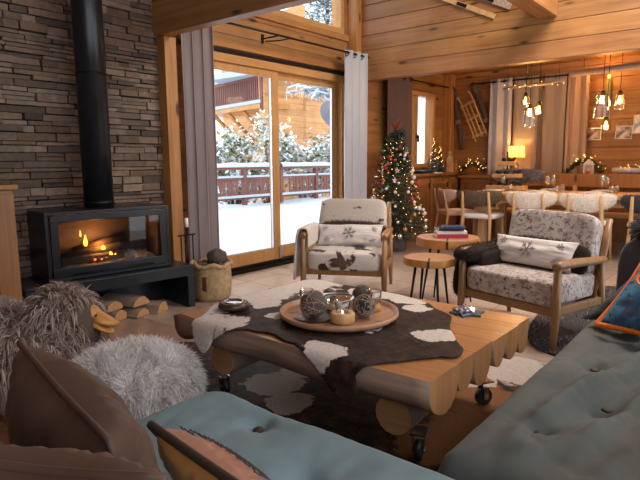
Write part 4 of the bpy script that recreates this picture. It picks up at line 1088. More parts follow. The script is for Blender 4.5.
def chair_pt(ap, ar, x, y, z, s=1.0):
    sx_, sy_ = ((.98, .96) if ap is A1p else (1.04, .78)); p = rotm(0, 0, ar) @ Vector((x * sx_, y * sy_, z)); return Vector((ap[0] + p.x, ap[1] + p.y, p.z))
def lumbar(ap, ar, label, w, seatz, dx, seed, tilt=0, s=1.0):
    # corners in the chair's frame: a long low cushion leaning on the backrest
    q = lambda x, y, z: chair_pt(ap, ar, x, y, z, s)
    cs = [q(dx - w / 2, -.02, seatz + .0), q(dx + w / 2, -.02, seatz + tilt), q(dx + w / 2, .085, seatz + .185 + tilt), q(dx - w / 2, .085, seatz + .18)]
    t, cc = cushion('snowflake_cushion', label, 'cushion', cs, .12, 'linen', None, seed)
    u = (cc[1] - cc[0]).normalized(); v = (cc[3] - cc[0]).normalized(); nr = u.cross(v).normalized()
    ctr = sum(cc, Vector()) / 4
    mb = MB(); flake(mb, ctr + nr * .0635, u, v, nr, .062); mb.build('snowflake', 'flake_print', t)
    mb = MB()
    for fx, fy in ((-.78, .55), (.78, .5), (-.7, -.6), (.74, -.6)):
        e = max(0, (1 - abs(fx) ** 2.4) * (1 - abs(fy) ** 2.4)) ** .42
        flake(mb, ctr + u * w / 2 * fx * .93 + v * .093 * fy + nr * (.06 * e + .003), u, v, nr, .03)
    mb.build('small_snowflakes', 'flake_print', t, kind='stuff')
    # brown fur blanket behind the cushion
    return t
lumbar(A1p, A1r, 'long white snowflake cushion on the cowhide armchair', .60, .405, -.0, 2, s=.97)
lumbar(A2p, A2r, 'long white snowflake cushion on the speckled armchair', .60, .44, -.02, 6)
def draped_fur(name, label, segs, mat_col, cols, n, L, seed, droop=.5, wdt=.003):
    t = thing(name, label, 'throw', segs[0][0]); o = Vector(segs[0][0]); mb = MB()
    for a_, d_, e_, r_ in segs: mb.sq(Vector(a_) - o, d_, e_, r_, 22, 14, mat_col, nz=.06, ns=8)
    mb.build('hide', 'fur', t); furry(t, mb, n, L, wdt, cols, droop=droop, jitter=.6, seed=seed); return t
dk = [(.045, .028, .024), (.07, .045, .038), (.03, .02, .018)]
rA = rotm(0, 0, A1r)
draped_fur('fur_blanket', 'brown fur blanket behind the snowflake cushion on the cowhide armchair', [(chair_pt(A1p, A1r, 0, .135, .495, .97), (.315, .045, .115), .6, rA @ rotm(R(-22), 0, 0))], (.08, .05, .04), [(.12, .08, .07), (.17, .12, .10), (.08, .05, .04)], 3500, .03, 3)
rA2 = rotm(0, 0, A2r)
draped_fur('fur_blanket', 'dark brown fur blanket over the left arm and seat back of the speckled armchair', [(chair_pt(A2p, A2r, .02, .135, .505), (.315, .045, .115), .6, rA2 @ rotm(R(-22), 0, 0)), (chair_pt(A2p, A2r, -.335, -.06, .50), (.095, .27, .055), .6, rA2), (chair_pt(A2p, A2r, -.425, -.03, .34), (.035, .23, .19), .6, rA2 @ rotm(0, R(6), 0)), (chair_pt(A2p, A2r, -.25, .0, .46), (.04, .22, .07), .6, rA2)], (.035, .024, .02), dk, 6500, .022, 4)
# cream throw on the left arm of the cowhide chair
t = thing('cream_throw', 'cream velvet throw folded over the left arm of the cowhide armchair', 'throw', chair_pt(A1p, A1r, -.345, -.1, .56, .97), A1r)
def thr(u, v):
    y = -.24 + .46 * u; pth = [(.045, -.12), (.045, -.02), (.035, .022), (0, .036), (-.038, .020), (-.052, -.05), (-.060, -.2), (-.07, -.40)]
    k = v * (len(pth) - 1); i = min(int(k), len(pth) - 2); f = k - i
    x = pth[i][0] * (1 - f) + pth[i + 1][0] * f; z = pth[i][1] * (1 - f) + pth[i + 1][1] * f
    fold = .012 * math.sin(u * 22 + z * 3) * (.4 + v)
    return Vector((x - abs(fold) * (1 if x < 0 else -.3), y + .02 * math.sin(z * 9), z + fold * .3))
MB().grid(thr, 44, 36).build('cloth', 'cream_velvet', t, solid=.012)

# ------------------------------------------------------------------ tree slice side tables and books
def slice_table(loc, r_, h, th, label, seed, crack=0.):
    t = thing('side_table', label, 'side table', loc, random.Random(seed).uniform(0, 3))
    N = 44; out = [(r_ * (1 + .06 * noise.noise(Vector((math.cos(a) * 1.5, math.sin(a) * 1.5, seed))) + .018 * math.sin(a * 9 + seed)) * math.cos(a), r_ * (1 + .06 * noise.noise(Vector((math.cos(a) * 1.5, math.sin(a) * 1.5, seed))) + .018 * math.sin(a * 9 + seed)) * math.sin(a)) for a in [i * 2 * math.pi / N for i in range(N)]]
    o = MB().prism([(x * .985, y * .985) for x, y in out], h - th, h).build('slice_top', 'slice_wood', t, bevel=.005)
    mb = MB(); ro = [Vector((x, y, 0)) for x, y in out]
    vs = [Vector((p.x, p.y, h - th + .006)) for p in ro] + [Vector((p.x * 1.012, p.y * 1.012, h - th / 2)) for p in ro] + [Vector((p.x, p.y, h - .006)) for p in ro]
    mb.add(vs, [(k * N + i, k * N + (i + 1) % N, (k + 1) * N + (i + 1) % N, (k + 1) * N + i) for k in range(2) for i in range(N)], smooth=True); mb.build('live_edge', 'orange_wood', t)
    t.rotation_euler = (0, 0, R(205)); MB().box((r_ * .66, 0, h - .0014), (r_ * .62, .012, .005)).box((r_ * .985, 0, h - th / 2), (.03, .015, th * .9)).build('crack', 'char', t)
    for k in range(4):
        a = k * 1.5708 + .5; cx, cy = r_ * .60 * math.cos(a), r_ * .60 * math.sin(a); fx, fy = r_ * .90 * math.cos(a), r_ * .90 * math.sin(a)
        MB().tube([(cx, cy, h - th), (fx, fy, .001)], [.011, .007], 10).build('leg', 'black_metal', t)
slice_table((3.60, 1.885, 0), .185, .45, .055, 'smaller and lower round tree slice side table on thin black legs', 3)
slice_table((4.02, 1.95, 0), .245, .545, .07, 'larger tree slice side table carrying the stack of books', 8)
bk = [((.24, .175, .030), 'red_book', 'red book at the bottom of the stack on the tree slice table', .0, 1.0),
      ((.23, .165, .022), 'paper', 'white book in the stack above the red book', .0, .95), ((.20, .15, .020), 'dark_book', 'black covered book near the top of the stack of books', .02, 1.15), ((.175, .13, .015), 'navy_book', 'blue book on top of the stack on the tree slice table', -.03, .85)]
z = .547
for (w, d_, h), m_, lb, dx, rz in bk:
    t = thing('book', lb, 'book', (4.02 + dx * .5, 1.93 + dx, z), R(-52) + (rz - 1) * .6)
    MB().bx(-w / 2 + .004, w / 2 - .003, -d_ / 2 + .003, d_ / 2 - .003, .002, h - .002).build('pages', 'paper', t)
    MB().bx(-w / 2, w / 2, -d_ / 2, d_ / 2, 0, .002).bx(-w / 2, w / 2, -d_ / 2, d_ / 2, h - .002, h).bx(-w / 2, w / 2, -d_ / 2, -d_ / 2 + .003, .002, h - .002).build('cover', m_, t)
    z += h + .001

# ------------------------------------------------------------------ christmas tree
tx, ty = 6.10, 3.71
T = thing('christmas_tree', 'decorated green christmas tree with fairy lights by the post', 'christmas tree', (tx, ty, 0))
MB().lathe([(.13, 0), (.16, .02), (.15, .16), (.0005, .16)]).build('pot', 'twig', T)
MB().tube([(0, 0, .15), (0, 0, 1.52)], [.03, .006], 8).build('trunk', 'stem', T)
rg = random.Random(21); mb = MB(); br = MB(); tips = []
for i in range(430):
    z = .16 + 1.27 * (1 - (1 - rg.random()) ** .62) * 1.0; z = .16 + 1.31 * rg.random() ** 1.2
    Rr = .44 * (1 - (z - .12) / 1.50) ** .85 + .03; th = rg.uniform(0, 6.283); L = Rr * rg.uniform(.72, 1.05)
    pts = [Vector((0, 0, z + .05))]; 
    for k in range(1, 5):
        f = k / 4; pts.append(Vector((L * f * math.cos(th + .1 * f), L * f * math.sin(th + .1 * f), z + .05 - .10 * f * (1 - z / 2) + .05 * f * f)))
    br.tube(pts, [.006, .005, .004, .003, .002], 4, (.10, .06, .03), caps=False); tips.append(pts[-1])
    for q in range(34):
        f = rg.uniform(.25, 1.02) * 4; k = min(int(f), 3); p = pts[k].lerp(pts[k + 1], min(1.05, f - k))
        d = Vector((math.cos(th), math.sin(th), .0)) * .8 + Vector((rg.gauss(0, .7), rg.gauss(0, .7), rg.gauss(0, .6))); d.normalize(); sd = d.orthogonal().normalized() * rg.uniform(.003, .006)
        ln = rg.uniform(.025, .055); fr_ = rg.random() < .12
        mb.add([p - sd, p + sd, p + d * ln], [(0, 1, 2)], rg.choice([(.35, .42, .42), (.45, .5, .5)]) if fr_ else rg.choice([(.012, .05, .028), (.02, .07, .04), (.03, .085, .06), (.012, .035, .028)]))
br.build('branches', 'foliage', T); mb.build('needles', 'foliage', T, kind='stuff')
def tsurf(z, th, k=1.0):
    Rr = (.44 * (1 - (z - .12) / 1.50) ** .85 + .02) * k; return Vector((tx + Rr * math.cos(th), ty + Rr * math.sin(th), z))
lt = MB(); wr = []
for i in range(150):
    z = .2 + 1.18 * i / 150; th = i * .62; p = tsurf(z, th, .98) - Vector((tx, ty, 0)); wr.append(p); lt.sq(p, (.0032,) * 3, 1, nu=6, nv=4)
s = thing('fairy_lights', 'string of warm fairy lights wound around the christmas tree', 'fairy lights', (tx, ty, 0))
MB().tube(wr, .0015, 4, caps=False).build('wire', 'fairy_wire', s); lt.build('bulbs', 'fairy', s, kind='stuff')
kinds = [('red_gloss', 'red'), ('green_gloss', 'green'), ('gold_gloss', 'gold'), ('white_gloss', 'white'), ('silver_gloss', 'silver'), ('copper_gloss', 'copper')]
protos = {}
rg = random.Random(33)
view_th = math.atan2(-ty, -tx)
def bauble(mat, cname):
    t = thing('bauble', 'small round %s bauble hanging on the christmas tree' % cname, 'ornament', (0, 0, 0), 0, '%s baubles on the christmas tree' % cname)
    MB().sq((0, 0, 0), (.026,) * 3, 1, nu=14, nv=10).build('ball', mat, t); MB().tube([(0, 0, .024), (0, 0, .034)], .006, 6).build('cap', 'gold_gloss', t); return t
for i in range(110):
    mat, cn = rg.choice(kinds); z = rg.uniform(.22, 1.32); th = view_th + rg.uniform(-1.55, 1.55); p = tsurf(z, th, 1.02)
    if mat not in protos: protos[mat] = o = bauble(mat, cn)
    else: o = copy_tree(protos[mat])
    o.location = p; o.scale = (rg.uniform(.65, 1.25) * (1.2 - z * .35),) * 3
for i in range(8):
    z = rg.uniform(.22, 1.1); th = view_th + rg.uniform(-1.3, 1.3); p = tsurf(z, th, 1.06)
    if i == 0:
        t = thing('star_ornament', 'small pale wooden star hanging on the christmas tree', 'ornament', p, 0, 'wooden stars on the christmas tree')
        pp = [((.038 if q % 2 == 0 else .015) * math.sin(q * math.pi / 5), (.038 if q % 2 == 0 else .015) * math.cos(q * math.pi / 5)) for q in range(10)]
        MB().prism(pp, -.004, .004, M=rotm(R(90), 0, 0).to_4x4()).build('star', 'linen', t); st0 = t
        MB().tube([(0, 0, .036), (0, 0, .06)], .0012, 4).build('string', 'twig', t)
    else: t = copy_tree(st0); t.location = p
    t.rotation_euler = (0, 0, th + R(90) + rg.uniform(-.5, .5))
t = thing('tree_topper', 'orange red spray of leaves at the top of the christmas tree', 'ornament', (tx, ty, 1.50))
mb = MB()
for i in range(26):
    a = rg.uniform(0, 6.28); d = Vector((math.cos(a) * .5, math.sin(a) * .5, rg.uniform(.5, 1.5))).normalized(); sd = d.orthogonal().normalized() * .016; L = rg.uniform(.10, .19)
    mb.add([Vector((0, 0, .0)), d * L * .5 - sd, d * L, d * L * .5 + sd], [(0, 1, 2, 3)], rg.choice([(.75, .12, .03), (.8, .28, .05), (.6, .05, .03)]))
mb.build('leaves', 'foliage', t)
# ------------------------------------------------------------------ dining area
t = thing('corner_cabinet', 'long low wooden cabinet under the small dining window', 'cabinet', (7.5, 4.0, 0))
MB().bx(-.85, .98, -.16, .19, 0, .92).build('body', 'cabinet_dark', t, bevel=.004); MB().bx(-.87, .99, -.21, .195, .922, .955).build('worktop', 'cabinet_wood', t, bevel=.005)
for x in (-.80, -.22, .36):
    dd = MB().bx(x, x + .54, -.182, -.162, .06, .88).build('door', 'cabinet_wood', t, bevel=.006); MB().bx(x + .07, x + .47, -.187, -.182, .14, .80).build('door_panel', 'cabinet_dark', dd, bevel=.004)
    MB().tube([(x + .49, -.20, .74), (x + .49, -.20, .82)], .008, 6).build('handle', 'black_metal', dd)
t = thing('back_sideboard', 'low wooden sideboard along the back wall behind the dining table', 'sideboard', (8.28, 1.9, 0))
MB().bx(-.16, .2, -2.6, 1.85, 0, .87).build('body', 'cabinet_wood', t, bevel=.004); MB().bx(-.20, .21, -2.65, 1.87, .872, .91).build('worktop', 'cabinet_wood', t, bevel=.005)
for k in range(7): MB().bx(-.182, -.162, -2.5 + k * .62, -2.5 + k * .62 + .56, .06, .82).build('door', 'cabinet_dark', t, bevel=.006)
DT = thing('dining_table', 'long pale wooden dining table set with plates and glasses', 'dining table', (7.08, 1.85, 0))
MB().bx(-.43, .43, -1.75, 1.10, .71, .75).build('tabletop', 'pale_wood', DT, bevel=.008)
MB().bx(-.36, -.33, -1.6, 1.0, .62, .708).bx(.33, .36, -1.6, 1.0, .62, .708).build('apron', 'pale_wood', DT)
for x in (-.34, .34):
    for y in (-1.6, .95): MB().bx(x - .045, x + .045, y - .045, y + .045, 0, .708).build('leg', 'pale_wood', DT, bevel=.006)
def dining_chair(loc, rz, label, padcol, furcols, n, L, padmat='fur', group='sheepskin chairs along the near side of the dining table', dr=.5):
    # local -y is the direction a sitter faces; the back is at +y
    t = thing('dining_chair', label, 'chair', loc, rz)
    for sx in (-1, 1):
        MB().tube([(sx * .20, -.20, 0), (sx * .185, -.17, .43)], [.014, .02], 10).build('front_leg', 'pale_wood', t)
        MB().tube([(sx * .20, .27, 0), (sx * .175, .20, .44), (sx * .17, .235, .62), (sx * .165, .262, .76)], [.015, .022, .02, .015], 10, sx=.8).build('rear_leg', 'pale_wood', t)
    MB().sq((0, 0, .455), (.225, .225, .035), .4, None, 30, 14).build('seat', 'linen' if padmat == 'fur' else padmat, t)
    def pad(u, v):
        a = -1 + 2 * u; th = -2 * math.pi * v; k = max(0, 1 - abs(a) ** 3.2) ** .5; y = .215 - .085 * a * a
        return Vector((a * .29, y + .040 * math.cos(th) * (.35 + .65 * k), .70 - .035 * (1 - a * a) * 0 + (.085 if math.sin(th) > 0 else .125 * (1 - .35 * a * a)) * math.sin(th) * (.3 + .7 * k) - .02 * (1 - a * a) * (1 if math.sin(th) > 0 else 0) * math.sin(th) + .015 * a * a))
    mb = MB().grid(pad, 30, 16, padcol); 
    if n:
        mb.build('back_pad', 'fur', t); fur(sampler(mb, None), n, L, .005, furcols, droop=dr, jitter=.55, seed=n % 97).build('sheepskin', 'fur', t, kind='stuff')
    else: mb.build('back_pad', padmat, t)
    return t
WH = [(.95, .92, .86), (.97, .95, .9), (.86, .80, .72)]; BR = [(.28, .20, .14), (.36, .27, .20), (.20, .14, .10)]; GR = [(.09, .10, .13), (.15, .16, .19), (.05, .06, .08)]
CHX = 6.72; rot = R(90)   # back towards -x
dining_chair((CHX, 2.79, 0), rot, 'dining chair with brown sheepskin on its back, leftmost on the near side', (.2, .15, .1), BR, 2600, .022)
dining_chair((CHX, 2.15, 0), rot, 'dining chair with white sheepskin back next to the brown one', (.9, .85, .78), WH, 3000, .028)
dining_chair((CHX, 1.545, 0), rot, 'dining chair with white sheepskin back, the nearer to the right edge', (.9, .85, .78), WH, 3000, .028)
dining_chair((CHX, .92, 0), rot, 'dining chair with dark grey sheepskin back at the right edge', (.08, .09, .11), GR, 2600, .026)
dining_chair((6.93, 3.24, 0), R(48), 'dining chair with smooth pink back pad at the head of the table', (.5, .3, .22), None, 0, 0, 'pink_pad')
t = thing('dining_bench', 'wooden bench with low back on the far side of the dining table', 'bench', (7.78, 2.2, 0))
MB().bx(-.16, .2, -1.6, 1.1, .42, .46).build('seat', 'pale_wood', t, bevel=.006); MB().bx(.16, .19, -1.6, .92, .78, .955).build('backrest', 'cabinet_wood', t, bevel=.006)
for y in (-1.5, -.2, .85): MB().bx(.155, .195, y, y + .05, 0, .8).build('rear_leg', 'pale_wood', t); MB().bx(-.14, -.09, y, y + .05, 0, .42).build('front_leg', 'pale_wood', t)
draped_fur('grey_sheepskin', 'grey sheepskin draped over the left end of the bench back', [((7.955, 2.78, .925), (.05, .36, .085), .6, None)], (.2, .2, .24), [(.40, .40, .46), (.52, .52, .58), (.26, .26, .31)], 2500, .03, 12, .5, .006)
# place settings
def wineglass(loc, label, group):
    t = thing('wine_glass', label, 'glass', loc, 0, group)
    MB().lathe([(.034, 0), (.032, .003), (.005, .008), (.0045, .085), (.02, .10), (.036, .13), (.038, .165), (.031, .205), (.029, .205), (.035, .165), (.033, .13), (.018, .103), (.0005, .097)], seg=20).build('glass', 'jar_glass', t); return t
def tumb(loc, label, group):
    t = thing('water_glass', label, 'glass', loc, 0, group)
    MB().lathe([(.0005, .003), (.026, .003), (.036, .05), (.033, .09), (.031, .09), (.033, .05), (.024, .008), (.0005, .008)], seg=20).build('glass', 'jar_glass', t); return t
pl0 = None; g0 = None; w0 = None
for i, y in enumerate((2.70, 2.15, 1.545, .92)):
    for j, x in enumerate((6.82, 7.33)):
        if i == 0 and j == 1: continue
        lb = 'pale stoneware dinner plate on the dining table'
        if pl0 is None:
            pl0 = thing('dinner_plate', lb, 'plate', (x, y, .7515), 0, 'plates on the dining table')
            MB().lathe([(.0005, .0), (.07, 0), (.135, .016), (.134, .020), (.07, .005), (.0005, .005)], seg=32).build('plate', 'white_ceramic', pl0)
            MB().lathe([(.0005, .0065), (.05, .0065), (.09, .024), (.0885, .026), (.05, .010), (.0005, .010)], seg=28).build('side_plate', 'linen', pl0)
        else: o = copy_tree(pl0); o.location = (x, y, .7515)
        gx = x + (.16 if j == 0 else -.13)
        if w0 is None: w0 = wineglass((gx, y - .06, .7515), 'clear wine glass on the dining table', 'wine glasses on the dining table'); g0 = tumb((gx, y - .16, .7515), 'clear faceted water glass on the dining table', 'water glasses on the dining table')
        else:
            o = copy_tree(w0); o.location = (gx, y - .06, .7515); o = copy_tree(g0); o.location = (gx + .02, y - .16, .7515)
# tiered wooden stand with cones on the table end
t = thing('tiered_stand', 'three tiered wooden stand with pine cones on the dining table', 'centrepiece', (7.15, 2.66, .7515))
for k, (z, w, L) in enumerate(((.02, .16, .50), (.17, .13, .36), (.33, .09, .22))):
    MB().box((0, 0, z + .02), (w, L, .05)).build('tier', 'pale_wood', t, bevel=.006)
MB().tube([(0, 0, .04), (0, 0, .50)], .010, 8).build('pole', 'black_metal', t)
cone0 = None; rg = random.Random(14)
for z, L, n in ((.066, .22, 7), (.216, .16, 6), (.376, .09, 3)):
    for i in range(n):
        p = (7.15 + rg.choice((-.045, .045)), 2.66 - L + 2 * L * (i + .5) / n, .7515 + z + .022)
        if cone0 is None:
            cone0 = thing('pine_cone', 'dark pine cone on the tiered wooden stand', 'pine cone', p, 0, 'pine cones on the tiered stand'); MB().sq((0, 0, 0), (.028, .028, .024), .9, nu=12, nv=10, nz=.6, ns=50).build('cone', 'char', cone0)
        else: o = copy_tree(cone0); o.location = p; o.rotation_euler = (0, 0, rg.uniform(0, 6))
# lamp and candles on the back sideboard
LP = (8.22, 2.93, .912)
t = thing('table_lamp', 'small glowing table lamp with parchment shade on the back sideboard', 'lamp', LP)
MB().lathe([(.06, 0), (.06, .02), (.03, .04), (.045, .10), (.03, .19), (.012, .21), (.012, .27)], seg=24).build('base', 'gold_gloss', t)
MB().lathe([(.115, .27), (.105, .44)], seg=32).v and None
m_ = MB(); m_.grid(lambda u, v: Vector(((.122 - .012 * v) * math.cos(u * 6.2832), (.122 - .012 * v) * math.sin(u * 6.2832), .26 + .17 * v)), 32, 3); m_.build('lamp_shade', 'parchment', t)
MB().sq((0, 0, .33), (.024, .024, .03), 1, nu=12, nv=10).build('bulb', 'lamp_glow', t)
LAMP = (8.22, 2.93, 1.30)
for y, h in ((2.80, .10), (2.73, .07)):
    t = thing('brown_candle', ('taller' if h > .08 else 'shorter') + ' dark candle beside the glowing table lamp', 'candle', (8.2, y, .912)); MB().lathe([(.022, 0), (.022, h), (.004, h + .002)], seg=16).build('wax', 'twig', t); MB().tube([(0, 0, h), (0, 0, h + .012)], .0015, 4).build('wick', 'black_metal', t)
def garland(loc, L, label, seed, cols, arch=.0, axis='y', r_=.07, n=900, bulbs=26):
    t = thing('garland', label, 'garland', loc); rg = random.Random(seed); mb = MB(); lt = MB(); c = MB(); pts = []
    for i in range(13):
        f = i / 12; pts.append(Vector((0, (f - .5) * L, r_ * .8 + arch * math.sin(f * math.pi))))
    c.tube(pts, .01, 6).build('wire_core', 'stem', t)
    for i in range(n):
        f = rg.random() * 12; k = min(int(f), 11); p = pts[k].lerp(pts[k + 1], f - k); d = Vector((rg.gauss(0, 1), rg.gauss(0, 1), rg.gauss(0, 1))).normalized(); q = p + d * rg.uniform(0, r_ * .5); sd = d.orthogonal().normalized() * .006
        if q.z < 0: q.z = 0
        e = q + d * rg.uniform(.03, .05); e.z = max(e.z, .002)
        mb.add([q - sd, q + sd, e], [(0, 1, 2)], rg.choice(cols))
    for i in range(bulbs):
        f = rg.random() * 12; k = min(int(f), 11); p = pts[k].lerp(pts[k + 1], f - k) + Vector((-abs(rg.gauss(0, .04)), rg.gauss(0, .03), abs(rg.gauss(0, .05)))); lt.sq(p, (.0038,) * 3, 1, nu=6, nv=4)
    mb.build('needles', 'foliage', t, kind='stuff'); lt.build('bulbs', 'fairy', t, kind='stuff'); return t
DG = [(.02, .05, .03), (.04, .08, .05), (.06, .05, .03)]
garland((8.34, 2.02, .912), .46, 'lit green garland arched over a small lantern on the sideboard', 41, DG, .16)
garland((8.36, 1.15, .912), .85, 'long lit green garland at the right end of the sideboard', 42, DG, .05, bulbs=40, n=1500)
t = thing('lantern', 'grey house shaped lantern inside the lit garland on the sideboard', 'lantern', (8.2, 1.93, .912))
MB().bx(-.04, .04, -.06, .06, 0, .012).bx(-.04, .04, -.06, -.048, .012, .16).bx(-.04, .04, .048, .06, .012, .16).bx(.03, .04, -.048, .048, .012, .16).build('housing', 'linen', t)
MB().prism([(-.07, .16), (.07, .16), (.0, .235)], -.045, .045, M=Matrix(((0, 0, 1, 0), (1, 0, 0, 0), (0, 1, 0, 0), (0, 0, 0, 1)))).build('roof', 'linen', t); MB().lathe([(.02, .012), (.02, .08)], seg=12).build('candle', 'red_gloss', t)
t = thing('bread_basket', 'white cloth lined basket on the sideboard before the long garland', 'basket', (8.23, 1.45, .912))
MB().lathe([(.09, 0), (.14, .10), (.135, .10), (.085, .012), (.0005, .012)], seg=28, wob=.12).build('basket', 'straw', t); MB().lathe([(.10, .085), (.155, .12), (.165, .085), (.155, .06)], seg=28, wob=.3).build('cloth', 'linen', t)
# corner ornaments on the cabinet: cone trees, figures, small plants
def cone_tree(x, y, h, r_, label, lit, mat='twig_light'):
    t = thing('cone_tree', label, 'ornament', (x, y, .957)); mb = MB(); pts = []
    for i in range(80): f = i / 79; a = i * .75; pts.append((r_ * (1 - f) * math.cos(a), r_ * (1 - f) * math.sin(a), .01 + h * f))
    mb.tube(pts, .006, 5); mb.build('wound_twigs', mat, t); MB().lathe([(r_ * .9, .0), (.002, h * .97)], seg=14).build('core', 'twig', t)
    if lit:
        lt = MB()
        for i in range(22): f = i / 22; a = i * 1.3; lt.sq((r_ * 1.15 * (1 - f) * math.cos(a), r_ * 1.15 * (1 - f) * math.sin(a), .02 + h * f), (.0045,) * 3, 1, nu=6, nv=4)
        lt.build('bulbs', 'fairy', t)
cone_tree(7.78, 4.05, .52, .07, 'tall wound twig cone tree with fairy lights on the corner cabinet', True)
cone_tree(8.06, 4.08, .40, .06, 'second lit twig cone tree in the corner behind the figures', True, 'dark_green')
cone_tree(7.60, 4.03, .26, .05, 'short unlit twig cone beside the lit cone tree', False)
for i, (x, y, h, lb) in enumerate(((8.0, 3.88, .34, 'tallest carved pale figure on the corner cabinet'), (8.12, 3.90, .24, 'middle carved pale figure on the corner cabinet'), (8.22, 3.88, .19, 'shortest carved pale figure on the corner cabinet'))):
    t = thing('carved_figure', lb, 'figurine', (x, y, .957)); k = h / .34
    MB().lathe([(.055 * k, 0), (.05 * k, .02 * k), (.04 * k, .12 * k), (.05 * k, .20 * k), (.022 * k, .25 * k)], seg=16, wob=.1).build('robe', 'log_cut', t); MB().sq((0, 0, .285 * k), (.026 * k, .026 * k, .034 * k), 1, nu=14, nv=10).build('head', 'log_cut', t); MB().lathe([(.030 * k, .295 * k), (.002, .34 * k)], seg=14).build('hat', 'pale_wood', t)
t = thing('fir_sprigs', 'bunch of dark fir sprigs on the corner cabinet beside the small window', 'greenery', (7.72, 3.93, .957)); mb = MB(); rg = random.Random(6)
for i in range(700):
    a, b = rg.uniform(0, 6.28), rg.uniform(0, 1); p = Vector((.13 * b * math.cos(a), .07 * b * math.sin(a), .01 + rg.uniform(0, .16) * (1 - b * .6))); d = Vector((rg.gauss(0, 1), rg.gauss(0, 1), abs(rg.gauss(0, 1)))).normalized(); sd = d.orthogonal().normalized() * .004
    mb.add([p - sd, p + sd, p + d * .05], [(0, 1, 2)], rg.choice(DG))
mb.build('needles', 'foliage', t, kind='stuff')
garland((8.1, 3.55, .912), .4, 'small lit garland in the corner right of the carved figures', 44, DG, .12, n=600, bulbs=20)
t = thing('black_box', 'flat black box on the corner cabinet under the small window', 'box', (7.22, 3.93, .957)); MB().bx(-.17, .17, -.09, .09, 0, .03).build('box', 'dark_book', t, bevel=.003); MB().bx(-.175, .175, -.095, .095, .031, .042).build('lid', 'dark_book', t, bevel=.003)
t = thing('folded_papers', 'small stack of papers on the corner cabinet beside the black box', 'papers', (7.53, 3.88, .957)); MB().bx(-.09, .09, -.06, .06, 0, .012).build('sheets', 'paper', t)
# sled and snowshoe on the back wall
t = thing('wooden_sled', 'old wooden sled hung slanting on the back wall beside the curtain', 'sled', (8.46, 3.70, 1.80)); t.rotation_euler = (R(-24), 0, 0)
for y in (-.10, .10):
    MB().tube([(-.05, y, -.36), (-.05, y, .28), (-.06, y, .36), (-.10, y, .40), (-.13, y, .37)], .012, 8).build('runner', 'pale_wood', t)
for y in (-.035, .035): MB().tube([(-.075, y, -.33), (-.075, y, .26)], .010, 6).build('slat', 'pale_wood', t)
for z in (-.28, 0, .24): MB().box((-.065, 0, z), (.02, .25, .028)).build('crossbar', 'pale_wood', t, bevel=.003)
for yy, rx, lb in ((3.98, -10, 'dark old ski hanging in the corner left of the sled'), (3.52, -22, 'dark old ski leaning behind the right side of the sled')):
    t = thing('old_ski', lb, 'ski', (8.47, yy, 1.80)); t.rotation_euler = (R(rx), 0, 0)
    def sk(u, v): return Vector((-.012 - (.10 * max(0, u - .88) / .12) ** 1.0 * 1.0, (v - .5) * .085 * (1 if u < .93 else (1 - u) / .07), -.5 + u * 1.05))
    MB().grid(sk, 40, 2).build('ski', 'twig', t, solid=.012); MB().box((-.03, 0, -.05), (.02, .09, .06)).build('binding', 'leather', t)
# pictures
def picture(y, z, w, h, label, mat, rz=0):
    t = thing('framed_picture', label, 'picture', (8.485, y, z)); t.rotation_euler = (R(rz), 0, 0); e = .012
    MB().bx(-.02, 0, -w/2, w/2, h/2 - e, h/2).bx(-.02, 0, -w/2, w/2, -h/2, -h/2 + e).bx(-.02, 0, -w/2, -w/2 + e, -h/2 + e, h/2 - e).bx(-.02, 0, w/2 - e, w/2, -h/2 + e, h/2 - e).build('frame', 'silver', t); MB().bx(-.008, -.002, -w/2 + e, w/2 - e, -h/2 + e, h/2 - e).build('print', mat, t)
    MB().tube([(-.008, -w/3, h/2), (-.006, 0, h/2 + .10), (-.008, w/3, h/2)], .002, 4, caps=False).build('hanging_cord', 'black_metal', t)
for nm, base, c1, c2 in (('print_a', 9, (.1, .05, .05), (.5, .35, .3)), ('print_b', 12, (.12, .1, .12), (.55, .5, .5)), ('print_c', 10, (.25, .33, .42), (.7, .72, .75))):
    m, n_, l_, b_ = nt(nm); l_.new(ramp(n_, l_, noi(n_, l_, coords(n_, l_), base, 3), [(.4, c1), (.6, c2)]), b_.inputs['Base Color']); b_.inputs['Roughness'].default_value = .3
picture(1.965, 1.49, .21, .17, 'small reddish framed photo on the back wall, lower left of the three', 'print_a')
picture(1.58, 1.50, .21, .18, 'middle small framed photo on the back wall', 'print_b', 3)
picture(1.39, 1.60, .17, .24, 'pale blue framed photo on the back wall near the right edge', 'print_c')
t = thing('wall_sconce', 'olive candle shaped wall sconce glowing at the right of the back wall', 'wall lamp', (8.44, 1.80, 1.88))
MB().lathe([(.03, 0), (.033, .02), (.033, .32), (.03, .34)], seg=20).build('candle_body', 'candle_olive', t); MB().bx(.0, .058, -.03, .03, .05, .2).build('bracket', 'black_metal', t); MB().sq((-.0, 0, .37), (.022, .022, .03), 1, nu=12, nv=8).build('bulb', 'lamp_glow', t)
# hanging birch log and twig lamp with jar pendants
t = thing('hanging_birch_log', 'pale birch log hung under the dining ceiling above the right pendants', 'log lamp', (6.95, 1.30, 2.13))
MB().tube([(0, .60, -.01), (0, .2, .0), (.02, -.3, .02), (0, -.9, .03)], [.032, .038, .040, .036], 14).build('log', 'twig_light', t)
for y in (.45, -.6): MB().tube([(0, y, .03), (0, y, .368)], .003, 5).build('cable', 'black_metal', t)
t = thing('twig_lamp_bar', 'lit twig bar with fairy lights above the left pendants', 'twig lamp', (6.9, 2.30, 2.03))
MB().tube([(0, .36, -.02), (.02, .1, .01), (0, -.15, 0), (.01, -.38, .03)], [.012, .02, .018, .01], 10).build('twig', 'twig_light', t)
lt = MB(); rg = random.Random(2)
for i in range(12): lt.sq((rg.uniform(-.03, 0), .34 - .7 * i / 11, rg.uniform(-.03, .03)), (.004,) * 3, 1, nu=6, nv=4)
